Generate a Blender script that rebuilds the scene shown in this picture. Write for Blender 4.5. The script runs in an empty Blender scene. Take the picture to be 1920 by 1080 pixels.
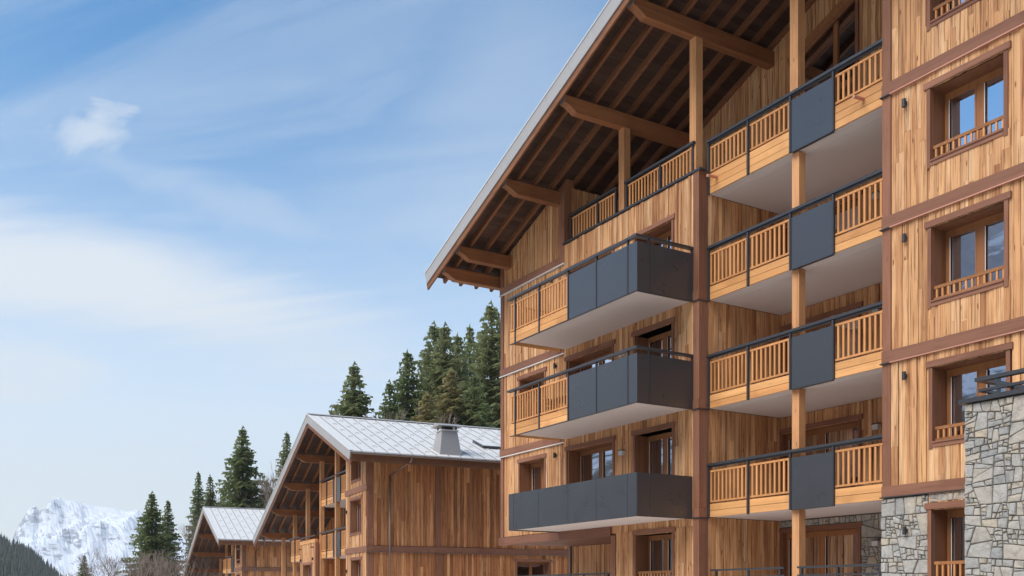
import bpy, math, random
from mathutils import Vector, Matrix, noise
R = math.radians
S = bpy.context.scene
COL = S.collection
random.seed(7)

# ------------------------------------------------------------------ camera
TH = R(30.89); SN, CS = math.sin(TH), math.cos(TH); FPX, HOR, ZC = 1835.1, 1118.7, 1.7
cd = bpy.data.cameras.new('camera'); cam = bpy.data.objects.new('camera', cd); COL.objects.link(cam)
cd.sensor_width = 36; cd.lens = 36 * FPX / 1920; cd.shift_y = (HOR - 540) / 1920
cd.clip_start = 0.1; cd.clip_end = 40000
cam.location = (0, 0, ZC); cam.rotation_euler = (R(90), 0, -TH)
S.camera = cam

# ------------------------------------------------------------------ sun, sky, exposure
SUN_EL, SUN_AZ = R(48), R(184)            # azimuth counter-clockwise from +X
sl = bpy.data.lights.new('sun', 'SUN'); sun = bpy.data.objects.new('sun', sl); COL.objects.link(sun)
sl.energy = 1.5; sl.angle = R(50); sl.color = (1.0, 0.96, 0.9)
sun.rotation_euler = (math.pi / 2 - SUN_EL, 0, SUN_AZ + math.pi / 2)
S.view_settings.view_transform = 'Standard'; S.view_settings.look = 'None'
S.view_settings.gamma = 1; S.view_settings.use_curve_mapping = False
S.view_settings.exposure = 1.85
S.cycles.max_bounces = 6; S.cycles.transparent_max_bounces = 12

def ray(px, py):
    t = (px - 960) / FPX
    return Vector((SN + t * CS, CS - t * SN, (HOR - py) / FPX))

class NT:
    """small node-tree writer"""
    def __init__(s, tree): s.t = tree; s.n = tree.nodes; s.l = tree.links
    def new(s, kind, **kw):
        n = s.n.new(kind)
        for k, v in kw.items(): setattr(n, k, v)
        return n
    def put(s, sock, v):
        if v is None: return
        if hasattr(v, 'is_linked'): s.l.new(v, sock)
        else: sock.default_value = v
    def math(s, op, a, b=None, c=None, clamp=False):
        n = s.new('ShaderNodeMath', operation=op, use_clamp=clamp)
        s.put(n.inputs[0], a); s.put(n.inputs[1], b)
        if c is not None: s.put(n.inputs[2], c)
        return n.outputs[0]
    def vm(s, op, a, b=None):
        n = s.new('ShaderNodeVectorMath', operation=op)
        s.put(n.inputs[0], a)
        if b is not None: s.put(n.inputs[1], b)
        return n.outputs['Value'] if op in ('DOT_PRODUCT', 'LENGTH', 'DISTANCE') else n.outputs[0]
    def mix(s, f, a, b, blend='MIX'):
        n = s.new('ShaderNodeMix', data_type='RGBA', blend_type=blend)
        s.put(n.inputs['Factor'], f); s.put(n.inputs[6], a); s.put(n.inputs[7], b)
        return n.outputs[2]
    def noise(s, vec, scale, detail=4, rough=.55, dist=0):
        n = s.new('ShaderNodeTexNoise'); s.put(n.inputs['Vector'], vec)
        n.inputs['Scale'].default_value = scale; n.inputs['Detail'].default_value = detail
        n.inputs['Roughness'].default_value = rough; n.inputs['Distortion'].default_value = dist
        return n.outputs[0]
    def ramp(s, f, stops):
        n = s.new('ShaderNodeValToRGB'); s.put(n.inputs[0], f); e = n.color_ramp.elements
        while len(e) < len(stops): e.new(.5)
        for x, (p, c) in zip(e, stops):
            x.position = p; x.color = (*c, 1) if len(c) == 3 else c
        return n.outputs[0]
    def step(s, v, a, b):
        n = s.new('ShaderNodeMapRange', interpolation_type='SMOOTHSTEP')
        s.put(n.inputs[0], v); n.inputs[1].default_value = a; n.inputs[2].default_value = b
        return n.outputs[0]

W = bpy.data.worlds.new('World'); S.world = W; W.use_nodes = True
W.node_tree.nodes.clear(); N = NT(W.node_tree)
sky = N.new('ShaderNodeTexSky', sky_type='NISHITA'); sky.sun_disc = False
sky.sun_elevation = SUN_EL; sky.sun_rotation = math.pi / 2 - SUN_AZ
sky.air_density = 1.0; sky.dust_density = 0.4; sky.ozone_density = 2.0; sky.altitude = 1000
tc = N.new('ShaderNodeTexCoord'); D = tc.outputs['Generated']
sp = N.new('ShaderNodeSeparateXYZ'); N.put(sp.inputs[0], D)
zz = N.math('MAXIMUM', sp.outputs[2], 0.0)
den = N.math('ADD', zz, 0.16)
right = Vector((CS, -SN, 0)); fwd = Vector((SN, CS, 0))
pu = N.math('DIVIDE', N.vm('DOT_PRODUCT', D, tuple(right)), den)
pv = N.math('DIVIDE', N.vm('DOT_PRODUCT', D, tuple(fwd)), den)
def comb(a, b, c=0.0):
    n = N.new('ShaderNodeCombineXYZ'); N.put(n.inputs[0], a); N.put(n.inputs[1], b); N.put(n.inputs[2], c)
    return n.outputs[0]
cir = N.noise(comb(N.math('MULTIPLY', pu, .40), N.math('MULTIPLY_ADD', pu, .35, N.math('MULTIPLY', pv, 1.5)), 3.1), 1.9, 8, .62, .9)
veil = N.noise(comb(N.math('MULTIPLY', pu, .5), N.math('MULTIPLY', pv, .6), 8.4), 1.0, 5, .55, .4)
fine = N.noise(comb(N.math('MULTIPLY', pu, .8), pv, 1.7), 6.0, 6, .62, .8)
m1 = N.math('MULTIPLY', N.step(cir, .50, .84), .42)
m2 = N.math('MULTIPLY', N.step(veil, .52, .82), .20)
def streak(px, py, ax, ay, tilt, soft, amount, nz):
    """one cloud at a compass direction and elevation, edges broken up by noise"""
    c = ray(px, py).normalized(); r = c.cross(Vector((0, 0, 1))).normalized(); u = r.cross(c)
    r2 = r * math.cos(tilt) + u * math.sin(tilt); u2 = u * math.cos(tilt) - r * math.sin(tilt)
    a = N.vm('DOT_PRODUCT', N.vm('SUBTRACT', D, tuple(c)), tuple(r2 / ax))
    b = N.vm('DOT_PRODUCT', N.vm('SUBTRACT', D, tuple(c)), tuple(u2 / ay))
    k = N.vm('DOT_PRODUCT', N.vm('SUBTRACT', D, tuple(c)), tuple(c * 1.2))
    e = N.vm('LENGTH', comb(a, b, k))
    e = N.math('ADD', e, N.math('MULTIPLY', N.math('SUBTRACT', nz, .5), soft))
    n = N.step(e, 1.0, 0.1)
    return N.math('MULTIPLY', n, amount)
s1 = streak(200, 530, .42, .075, R(-7), 1.8, .80, cir)
s2 = streak(172, 246, .060, .032, R(8), 2.9, .58, fine)
s3 = streak(960, 120, .30, .24, R(50), 1.6, .30, cir)
s4 = streak(20, 700, .10, .045, R(10), 1.8, .55, fine)
s5 = streak(330, 340, .30, .030, R(-12), 2.0, .22, fine)
cl = m1
for s_ in (m2, s1, s2, s3, s4, s5): cl = N.math('MAXIMUM', cl, s_) if s_ is not m2 else N.math('ADD', cl, s_)
hz = N.step(zz, .50, .0)
cl = N.math('MINIMUM', cl, .93)
blue = N.mix(1.0, sky.outputs[0], (.09, .44, .58, 1), 'MULTIPLY')
pale = N.mix(N.math('MULTIPLY', hz, .93), blue, (3.3, 3.4, 3.4, 1))
colr = N.mix(cl, pale, (2.65, 2.75, 2.8, 1))
bg = N.new('ShaderNodeBackground'); N.put(bg.inputs[0], colr); bg.inputs[1].default_value = 0.1
wo = N.new('ShaderNodeOutputWorld'); N.l.new(bg.outputs[0], wo.inputs[0])

# ------------------------------------------------------------------ materials
def mat(name):
    m = bpy.data.materials.new(name); m.use_nodes = True
    m.node_tree.nodes.clear(); n = NT(m.node_tree)
    b = n.new('ShaderNodeBsdfPrincipled'); o = n.new('ShaderNodeOutputMaterial'); n.l.new(b.outputs[0], o.inputs[0])
    return m, n, b
def rnd_of(n):
    oi = n.new('ShaderNodeObjectInfo'); at = n.new('ShaderNodeAttribute', attribute_name='rnd')
    return n.math('FRACT', n.math('ADD', oi.outputs['Random'], at.outputs['Fac']))
def srgb(r, g, b):
    return tuple(((v / 255) / 12.92 if v <= 10 else ((v / 255 + .055) / 1.055) ** 2.4) for v in (r, g, b))
def wood(name, tones, axis, grain=.35, knots=.5, rough=.62, bump=.25, vary=1.0):
    """tones: list of srgb colours a piece is drawn from; axis: grain direction"""
    m, n, b = mat(name); r = rnd_of(n)
    g = n.new('ShaderNodeNewGeometry')
    off = n.new('ShaderNodeCombineXYZ')
    n.put(off.inputs[0], n.math('MULTIPLY', r, 41.0)); n.put(off.inputs[1], n.math('MULTIPLY', r, 23.0)); n.put(off.inputs[2], n.math('MULTIPLY', r, 67.0))
    p = n.vm('ADD', g.outputs['Position'], off.outputs[0])
    sc = {'x': (.5, 15, 15), 'y': (15, .5, 15), 'z': (15, 15, .5)}[axis]
    ks = {'x': (1.6, 6, 6), 'y': (6, 1.6, 6), 'z': (6, 6, 1.6)}[axis]
    ps = n.vm('MULTIPLY', p, sc)
    g1 = n.noise(ps, 1.6, 5, .62, .6)
    g2 = n.noise(n.vm('MULTIPLY', p, tuple(v * .22 for v in sc)), 1.3, 3, .5)
    k = len(tones)
    base = n.ramp(r, [(i / max(1, k - 1), srgb(*t)) for i, t in enumerate(tones)])
    r2 = n.math('FRACT', n.math('MULTIPLY', r, 17.31))
    val = n.math('MULTIPLY_ADD', r2, .42 * vary, 1 - .22 * vary)
    base = n.mix(1.0, base, n.ramp(n.math('MULTIPLY', val, .5), [(0, (0, 0, 0)), (1, (2, 2, 2))]), 'MULTIPLY')
    dark = n.mix(1.0, base, (.44, .33, .25, 1), 'MULTIPLY')
    c = n.mix(n.math('MULTIPLY', n.step(g1, .44, .74), grain * 1.5), base, dark)
    lite = n.mix(1.0, base, (1.28, 1.3, 1.34, 1), 'MULTIPLY')
    c = n.mix(n.math('MULTIPLY', n.step(g2, .5, .75), .6), c, lite)
    big = n.noise(p, .9, 3, .5)
    c = n.mix(n.math('MULTIPLY', n.step(big, .50, .72), .34), c, dark)
    st = n.noise(n.vm('MULTIPLY', p, tuple(v * (.45 if v > 1 else .3) for v in sc)), 1.0, 3, .6, .3)
    c = n.mix(n.math('MULTIPLY', n.step(st, .54, .70), grain * .7), c, dark)
    if knots:
        v = n.new('ShaderNodeTexVoronoi', feature='F1'); n.put(v.inputs['Vector'], n.vm('MULTIPLY', p, ks)); v.inputs['Scale'].default_value = 1.0
        kn = n.step(v.outputs['Distance'], .15, .04)
        c = n.mix(n.math('MULTIPLY', kn, knots), c, n.mix(1.0, base, (.30, .17, .10, 1), 'MULTIPLY'))
    n.put(b.inputs['Base Color'], c); b.inputs['Roughness'].default_value = rough
    b.inputs['Specular IOR Level'].default_value = .3
    bp = n.new('ShaderNodeBump'); bp.inputs['Strength'].default_value = bump; bp.inputs['Distance'].default_value = .01
    n.put(bp.inputs['Height'], g1); n.l.new(bp.outputs[0], b.inputs['Normal'])
    return m
def plain(name, col, rough=.5, metal=0.0, spec=.5, mottle=.12, scale=3.0, bump=0.0):
    m, n, b = mat(name); g = n.new('ShaderNodeNewGeometry'); r = rnd_of(n)
    z = n.noise(g.outputs['Position'], scale, 5, .6)
    c = n.mix(n.math('MULTIPLY', z, mottle * 2), (*col, 1), (*[v * .55 for v in col], 1))
    c = n.mix(n.math('MULTIPLY', r, mottle), c, (*[min(1, v * 1.3) for v in col], 1))
    n.put(b.inputs['Base Color'], c); b.inputs['Metallic'].default_value = metal
    n.put(b.inputs['Roughness'], n.math('MULTIPLY_ADD', z, .2, rough - .1)); b.inputs['Specular IOR Level'].default_value = spec
    if bump:
        bp = n.new('ShaderNodeBump'); bp.inputs['Strength'].default_value = bump; bp.inputs['Distance'].default_value = .02
        n.put(bp.inputs['Height'], n.noise(g.outputs['Position'], scale * 6, 5, .65)); n.l.new(bp.outputs[0], b.inputs['Normal'])
    return m
LARCH = [(199, 147, 100), (208, 160, 114), (184, 130, 85), (214, 170, 126), (196, 143, 96), (172, 119, 77), (206, 155, 106), (190, 136, 90)]
LARCH2 = [(188, 124, 76), (166, 105, 63), (200, 140, 92), (150, 94, 57), (182, 118, 72), (206, 150, 102), (172, 110, 67)]
M = {}
M['plank'] = wood('larch_cladding_vertical', LARCH, 'z', 1.0, 1.0, bump=.6, vary=.5)
M['plank2'] = wood('larch_cladding_chalet', LARCH2, 'z', .9, .7, bump=.4, vary=1.0)
M['fascia'] = wood('golden_board', [(202, 144, 88), (208, 152, 96), (194, 136, 82)], 'y', .22, .25, vary=.5)
M['picket'] = wood('golden_baluster', [(190, 130, 78), (198, 138, 86), (180, 122, 72)], 'z', .2, .1, vary=.5)
M['post'] = wood('pale_post', [(196, 142, 96), (188, 133, 88)], 'z', .35, .6, vary=.5)
M['trim'] = wood('brown_stained_trim', [(130, 87, 66), (136, 92, 70), (122, 80, 60)], 'y', .3, .15, vary=.5)
M['trimv'] = wood('brown_stained_trim_vertical', [(128, 84, 62), (136, 91, 68), (118, 77, 56)], 'z', .35, .4, vary=.5)
M['reveal'] = wood('brown_reveal', [(122, 78, 50), (132, 86, 56)], 'z', .4, .4, vary=.5)
M['frame'] = wood('window_frame_wood', [(152, 100, 60), (142, 92, 54)], 'z', .3, .1, vary=.5)
M['beam'] = wood('purlin_wood', [(146, 95, 59), (138, 88, 54)], 'x', .4, .4, vary=.5)
M['rafter'] = wood('rafter_wood', [(120, 77, 49), (110, 69, 44), (128, 83, 53)], 'y', .4, .4, vary=.7)
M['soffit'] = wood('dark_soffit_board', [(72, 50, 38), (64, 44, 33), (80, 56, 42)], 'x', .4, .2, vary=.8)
M['panel'] = plain('anthracite_panel', srgb(52, 51, 53), .30, .0, 1.0, .05, 1.5)
M['metal'] = plain('anthracite_steel', srgb(52, 51, 53), .38, .0, .6, .06, 4)
M['zinc'] = plain('zinc_roof', srgb(206, 202, 197), .65, .0, .3, .10, 1.2)
M['zincd'] = plain('zinc_flashing', srgb(160, 154, 150), .5, .15, .5, .12, 2)
M['copper'] = plain('copper_flashing', srgb(196, 140, 116), .45, .35, .5, .15, 5)
M['gutter'] = plain('brown_gutter', srgb(126, 108, 100), .4, .4, .5, .15, 3)
M['plaster'] = plain('plaster_soffit', srgb(212, 198, 190), .9, 0, .2, .07, 1.2, .1)
M['dark'] = plain('room_shade_dark', srgb(40, 34, 30), .9, 0, .1, .1)  # dark colour stands in for the shade of unlit rooms
M['mortar'] = plain('mortar', srgb(116, 107, 96), .95, 0, .1, .3, 8, .5)
M['lamp'] = plain('lamp_black', srgb(48, 49, 52), .5, 0, .4, .05)
M['lampw'] = plain('lamp_pale', srgb(196, 190, 186), .5, 0, .4, .05)
M['trunk'] = plain('bark', srgb(104, 88, 76), .95, 0, .1, .3, 6, .5)
M['bare'] = plain('pale_bark', srgb(134, 118, 108), .95, 0, .1, .3, 4, .3)
M['white'] = plain('white_seal', srgb(215, 212, 208), .6, 0, .3, .03)
def stone_mat():
    m, n, b = mat('grey_fieldstone'); r = rnd_of(n); g = n.new('ShaderNodeNewGeometry')
    p = g.outputs['Position']
    base = n.ramp(r, [(0, srgb(166, 161, 154)), (.2, srgb(178, 172, 163)), (.4, srgb(156, 153, 148)), (.55, srgb(184, 172, 156)), (.7, srgb(172, 166, 158)), (.85, srgb(186, 172, 152)), (1, srgb(152, 150, 147))])
    v1 = n.noise(n.vm('ADD', p, n.vm('MULTIPLY', (9.0, 4.0, 6.0), r)), 7, 8, .7, .3)
    v2 = n.noise(p, 60, 3, .7)
    v3 = n.noise(p, 2.2, 4, .6, .6)
    c = n.mix(n.math('MULTIPLY', n.step(v1, .42, .70), .75), base, n.mix(1, base, (.52, .52, .54, 1), 'MULTIPLY'))
    c = n.mix(n.math('MULTIPLY', n.step(v2, .5, .7), .35), c, n.mix(1, base, (1.3, 1.3, 1.3, 1), 'MULTIPLY'))
    c = n.mix(n.math('MULTIPLY', n.step(v3, .56, .74), .4), c, n.mix(1, base, (.86, .72, .56, 1), 'MULTIPLY'))
    n.put(b.inputs['Base Color'], c); b.inputs['Roughness'].default_value = .9; b.inputs['Specular IOR Level'].default_value = .2
    bp = n.new('ShaderNodeBump'); bp.inputs['Strength'].default_value = 1.0; bp.inputs['Distance'].default_value = .05
    n.put(bp.inputs['Height'], n.math('ADD', v1, n.math('MULTIPLY', v2, .3))); n.l.new(bp.outputs[0], b.inputs['Normal'])
    return m
M['stone'] = stone_mat()
def glass_mat():
    m = bpy.data.materials.new('window_glass'); m.use_nodes = True; m.node_tree.nodes.clear(); n = NT(m.node_tree)
    gl = n.new('ShaderNodeBsdfGlossy'); gl.inputs['Roughness'].default_value = .012; gl.inputs['Color'].default_value = (.92, .94, 1, 1)
    g = n.new('ShaderNodeNewGeometry')
    bp = n.new('ShaderNodeBump'); bp.inputs['Strength'].default_value = .03; bp.inputs['Distance'].default_value = .05
    n.put(bp.inputs['Height'], n.noise(g.outputs['Position'], 1.1, 1)); n.l.new(bp.outputs[0], gl.inputs['Normal'])
    tr = n.new('ShaderNodeBsdfTransparent'); tr.inputs['Color'].default_value = (.62, .63, .63, 1)
    fr = n.new('ShaderNodeFresnel'); fr.inputs['IOR'].default_value = 1.55
    mx = n.new('ShaderNodeMixShader'); n.put(mx.inputs[0], n.math('MULTIPLY_ADD', fr.outputs[0], 1.5, .58, clamp=True))
    n.l.new(tr.outputs[0], mx.inputs[1]); n.l.new(gl.outputs[0], mx.inputs[2])
    o = n.new('ShaderNodeOutputMaterial'); n.l.new(mx.outputs[0], o.inputs[0]); return m
M['glass'] = glass_mat()
def curtain_mat():
    m, n, b = mat('patterned_curtain'); g = n.new('ShaderNodeNewGeometry')
    p = n.vm('MULTIPLY', g.outputs['Position'], (9, 9, 6))
    v = n.new('ShaderNodeTexVoronoi', feature='DISTANCE_TO_EDGE'); n.put(v.inputs['Vector'], p); v.inputs['Scale'].default_value = 1.2
    c = n.mix(n.step(v.outputs['Distance'], .10, .03), (*srgb(150, 132, 122), 1), (*srgb(104, 88, 82), 1))
    n.put(b.inputs['Base Color'], c); b.inputs['Roughness'].default_value = .9
    return m
M['curtain'] = curtain_mat()
def leaf_mat(name, a, b_, c_):
    m, n, b = mat(name); trn = n.new('ShaderNodeBsdfTranslucent'); mxs = n.new('ShaderNodeMixShader'); mxs.inputs[0].default_value = .38; g = n.new('ShaderNodeNewGeometry'); oi = n.new('ShaderNodeObjectInfo')
    z = n.noise(g.outputs['Position'], .55, 3, .6); z2 = n.noise(g.outputs['Position'], 3.0, 2, .6)
    c = n.mix(n.step(z, .38, .66), (*srgb(*a), 1), (*srgb(*b_), 1))
    c = n.mix(n.math('MULTIPLY', n.step(z2, .55, .7), .55), c, (*srgb(*c_), 1))
    c = n.mix(n.math('MULTIPLY', oi.outputs['Random'], .4), c, (*srgb(*c_), 1))
    n.put(b.inputs['Base Color'], c); b.inputs['Roughness'].default_value = .8; b.inputs['Specular IOR Level'].default_value = .2
    n.put(trn.inputs[0], c); n.l.new(b.outputs[0], mxs.inputs[1]); n.l.new(trn.outputs[0], mxs.inputs[2]); n.l.new(mxs.outputs[0], n.n['Material Output'].inputs[0])
    return m
M['needle'] = leaf_mat('spruce_needles', (112, 124, 84), (126, 134, 92), (144, 140, 100))
M['farneedle'] = leaf_mat('far_spruce_needles', (92, 98, 88), (102, 106, 96), (112, 108, 98))
M['needleo'] = leaf_mat('olive_spruce_needles', (128, 124, 82), (140, 132, 88), (158, 140, 100))

# ------------------------------------------------------------------ mesh helpers
UNIT = {}
CUBE_V = [(-.5, -.5, -.5), (.5, -.5, -.5), (.5, .5, -.5), (-.5, .5, -.5), (-.5, -.5, .5), (.5, -.5, .5), (.5, .5, .5), (-.5, .5, .5)]
CUBE_F = [(0, 3, 2, 1), (4, 5, 6, 7), (0, 1, 5, 4), (1, 2, 6, 5), (2, 3, 7, 6), (3, 0, 4, 7)]
def unit(m):
    if m not in UNIT:
        me = bpy.data.meshes.new('box_' + m); me.from_pydata(CUBE_V, [], CUBE_F); me.materials.append(M[m]); UNIT[m] = me
    return UNIT[m]
OY = [0.0]
def link(name, data, parent, kind=None):
    o = bpy.data.objects.new(name, data); COL.objects.link(o); o.parent = parent
    if kind: o['kind'] = kind
    return o
def box(name, parent, m, x0, x1, y0, y1, z0, z1, rx=0.0):
    o = link(name, unit(m), parent)
    o.location = ((x0 + x1) / 2, (y0 + y1) / 2 - OY[0], (z0 + z1) / 2); o.scale = (abs(x1 - x0), abs(y1 - y0), abs(z1 - z0))
    if rx: o.rotation_euler = (rx, 0, 0)
    return o
class MB:
    def __init__(s): s.v = []; s.f = []; s.r = []
    def poly(s, vs, fs, rnd=0.0):
        k = len(s.v); s.v += [tuple(v) for v in vs]; s.f += [tuple(i + k for i in f) for f in fs]; s.r += [rnd] * len(fs)
    def box(s, x0, x1, y0, y1, z0, z1, rnd=0.0, rx=0.0):
        c = ((x0 + x1) / 2, (y0 + y1) / 2, (z0 + z1) / 2); d = (x1 - x0, y1 - y0, z1 - z0)
        vs = []
        for v in CUBE_V:
            p = [v[i] * d[i] for i in range(3)]
            if rx: p[1], p[2] = p[1] * math.cos(rx) - p[2] * math.sin(rx), p[1] * math.sin(rx) + p[2] * math.cos(rx)
            vs.append(tuple(p[i] + c[i] for i in range(3)))
        s.poly(vs, CUBE_F, rnd)
    def tube(s, a, b, r0, r1, n=6, rnd=0.0):
        a, b = Vector(a), Vector(b); d = (b - a)
        if d.length < 1e-6: return
        q = d.to_track_quat('Z', 'Y'); vs = []
        for p, r in ((a, r0), (b, r1)):
            for i in range(n):
                t = i * math.tau / n; vs.append(p + q @ Vector((r * math.cos(t), r * math.sin(t), 0)))
        fs = [(i, (i + 1) % n, n + (i + 1) % n, n + i) for i in range(n)] + [tuple(range(n))[::-1], tuple(range(n, 2 * n))]
        s.poly(vs, fs, rnd)
    def mesh(s, name, m, smooth=False, off=True):
        me = bpy.data.meshes.new(name); oy = OY[0] if off else 0.0
        me.from_pydata([(x, y - oy, z) for x, y, z in s.v], [], s.f)
        if any(s.r):
            at = me.attributes.new('rnd', 'FLOAT', 'FACE'); at.data.foreach_set('value', s.r)
        for mm in (m if isinstance(m, (list, tuple)) else [m]): me.materials.append(M[mm])
        if smooth: me.shade_smooth()
        return me
    def build(s, name, m, parent, kind=None, smooth=False): return link(name, s.mesh(name, m, smooth), parent, kind)
def thing(name, label, cat, loc, rz=0.0, group=None):
    o = bpy.data.objects.new(name, None); COL.objects.link(o); o.location = loc; o.rotation_euler = (0, 0, rz)
    o.empty_display_size = .5; o['label'] = label; o['category'] = cat
    if group: o['group'] = group
    return o
def tag(o, label, cat, group=None):
    o['label'] = label; o['category'] = cat
    if group: o['group'] = group
    return o

# pieces of cladding: recorded first, the ones that show largest become objects, the rest one joined part
class Cladding:
    def __init__(s, root, cap): s.root = root; s.cap = cap; s.items = []
    def add(s, parent, vs, m='plank'): s.items.append((parent, vs, m))
    def finish(s):
        mw = s.root.matrix_basis.copy()
        def area(vs):
            ps = []
            for v in vs:
                p = mw @ Vector((v[0], v[1] - OY[0], v[2])); d = p.x * SN + p.y * CS
                if d < 1: return 0
                ps.append((960 + FPX * (p.x * CS - p.y * SN) / d, HOR - FPX * (p.z - ZC) / d))
            xs = [min(1920, max(0, p[0])) for p in ps]; ys = [min(1080, max(0, p[1])) for p in ps]
            return (max(xs) - min(xs)) * (max(ys) - min(ys))
        order = sorted(range(len(s.items)), key=lambda i: -area(s.items[i][1]))
        big = set(order[:s.cap]); rest = {}
        for i, (par, vs, m) in enumerate(s.items):
            if i in big:
                me = bpy.data.meshes.new('plank'); me.from_pydata([(v[0], v[1] - OY[0], v[2]) for v in vs], [], CUBE_F); me.materials.append(M[m])
                link('plank', me, par)
            else:
                rest.setdefault(m, MB()).poly(vs, CUBE_F, random.random())
        for m, b in rest.items(): b.build('plank_cladding', m, s.root, 'stuff')
def clad(cl, parent, axis, a0, a1, z0, z1, face, holes=(), m='plank', width=.138, seed=1, join=.12):
    """vertical planks over a wall. axis 'y': wall runs along y and faces -x at x=face;
    axis 'x': runs along x and faces -y at y=face. z0/z1 numbers or functions of the running coordinate"""
    rg = random.Random(seed); f0 = z0 if callable(z0) else (lambda a: z0); f1 = z1 if callable(z1) else (lambda a: z1)
    a = a0
    while a < a1 - .02:
        w = width * rg.choice((.72, .9, 1, 1, 1.12, 1.2)); b = min(a + w, a1)
        if a1 - b < .05: b = a1
        ra, rb = a + .004, b - .004
        segs = [(None, None)]
        cuts = sorted((h[2], h[3]) for h in holes if h[0] < rb - .01 and h[1] > ra + .01)
        lo = None; spans = []
        for c0, c1 in cuts:
            spans.append((lo, c0)); lo = c1
        spans.append((lo, None))
        t = .022 + rg.choice((0, 0, .004, .014, .024))
        for s0, s1 in spans:
            bz = s0 if s0 is not None else max(f0(ra), f0(rb)); tz = s1
            ta = tz if tz is not None else f1(ra); tb = tz if tz is not None else f1(rb)
            if min(ta, tb) - bz < .03: continue
            parts = [(bz, ta, tb)]
            if min(ta, tb) - bz > 1.2 and rg.random() < join * 4:
                c = bz + (min(ta, tb) - bz) * rg.uniform(.2, .8); parts = [(bz, c - .003, c - .003), (c, ta, tb)]
            for q0, qa, qb in parts:
                d = face - t - rg.uniform(0, .004)
                if axis == 'y':
                    vs = [(d, ra, q0), (face, ra, q0), (face, rb, q0), (d, rb, q0), (d, ra, qa), (face, ra, qa), (face, rb, qb), (d, rb, qb)]
                else:
                    vs = [(ra, d, q0), (rb, d, q0), (rb, face, q0), (ra, face, q0), (ra, d, qa), (rb, d, qb), (rb, face, qb), (ra, face, qa)]
                cl.add(parent, vs, m)
        a = b
def slab_wall(name, root, m, axis, a0, a1, z0, z1, f0, f1, holes=(), top=None):
    """a wall slab with real openings, thickness f0..f1"""
    b = MB(); ys = sorted({a0, a1, *[h[0] for h in holes], *[h[1] for h in holes]}); ys = [y for y in ys if a0 <= y <= a1]
    for y0, y1 in zip(ys, ys[1:]):
        cuts = sorted((h[2], h[3]) for h in holes if h[0] < (y0 + y1) / 2 < h[1]); lo = z0
        spans = []
        for c0, c1 in cuts: spans.append((lo, c0)); lo = c1
        spans.append((lo, z1))
        for i, (p, q) in enumerate(spans):
            if q - p < .001: continue
            qa = qb = q
            if top and i == len(spans) - 1: qa, qb = top(y0), top(y1)
            if axis == 'y': vs = [(f0, y0, p), (f1, y0, p), (f1, y1, p), (f0, y1, p), (f0, y0, qa), (f1, y0, qa), (f1, y1, qb), (f0, y1, qb)]
            else: vs = [(y0, f0, p), (y1, f0, p), (y1, f1, p), (y0, f1, p), (y0, f0, qa), (y1, f0, qb), (y1, f1, qb), (y0, f1, qa)]
            b.poly(vs, CUBE_F)
    return b.build(name, m, root)

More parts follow.
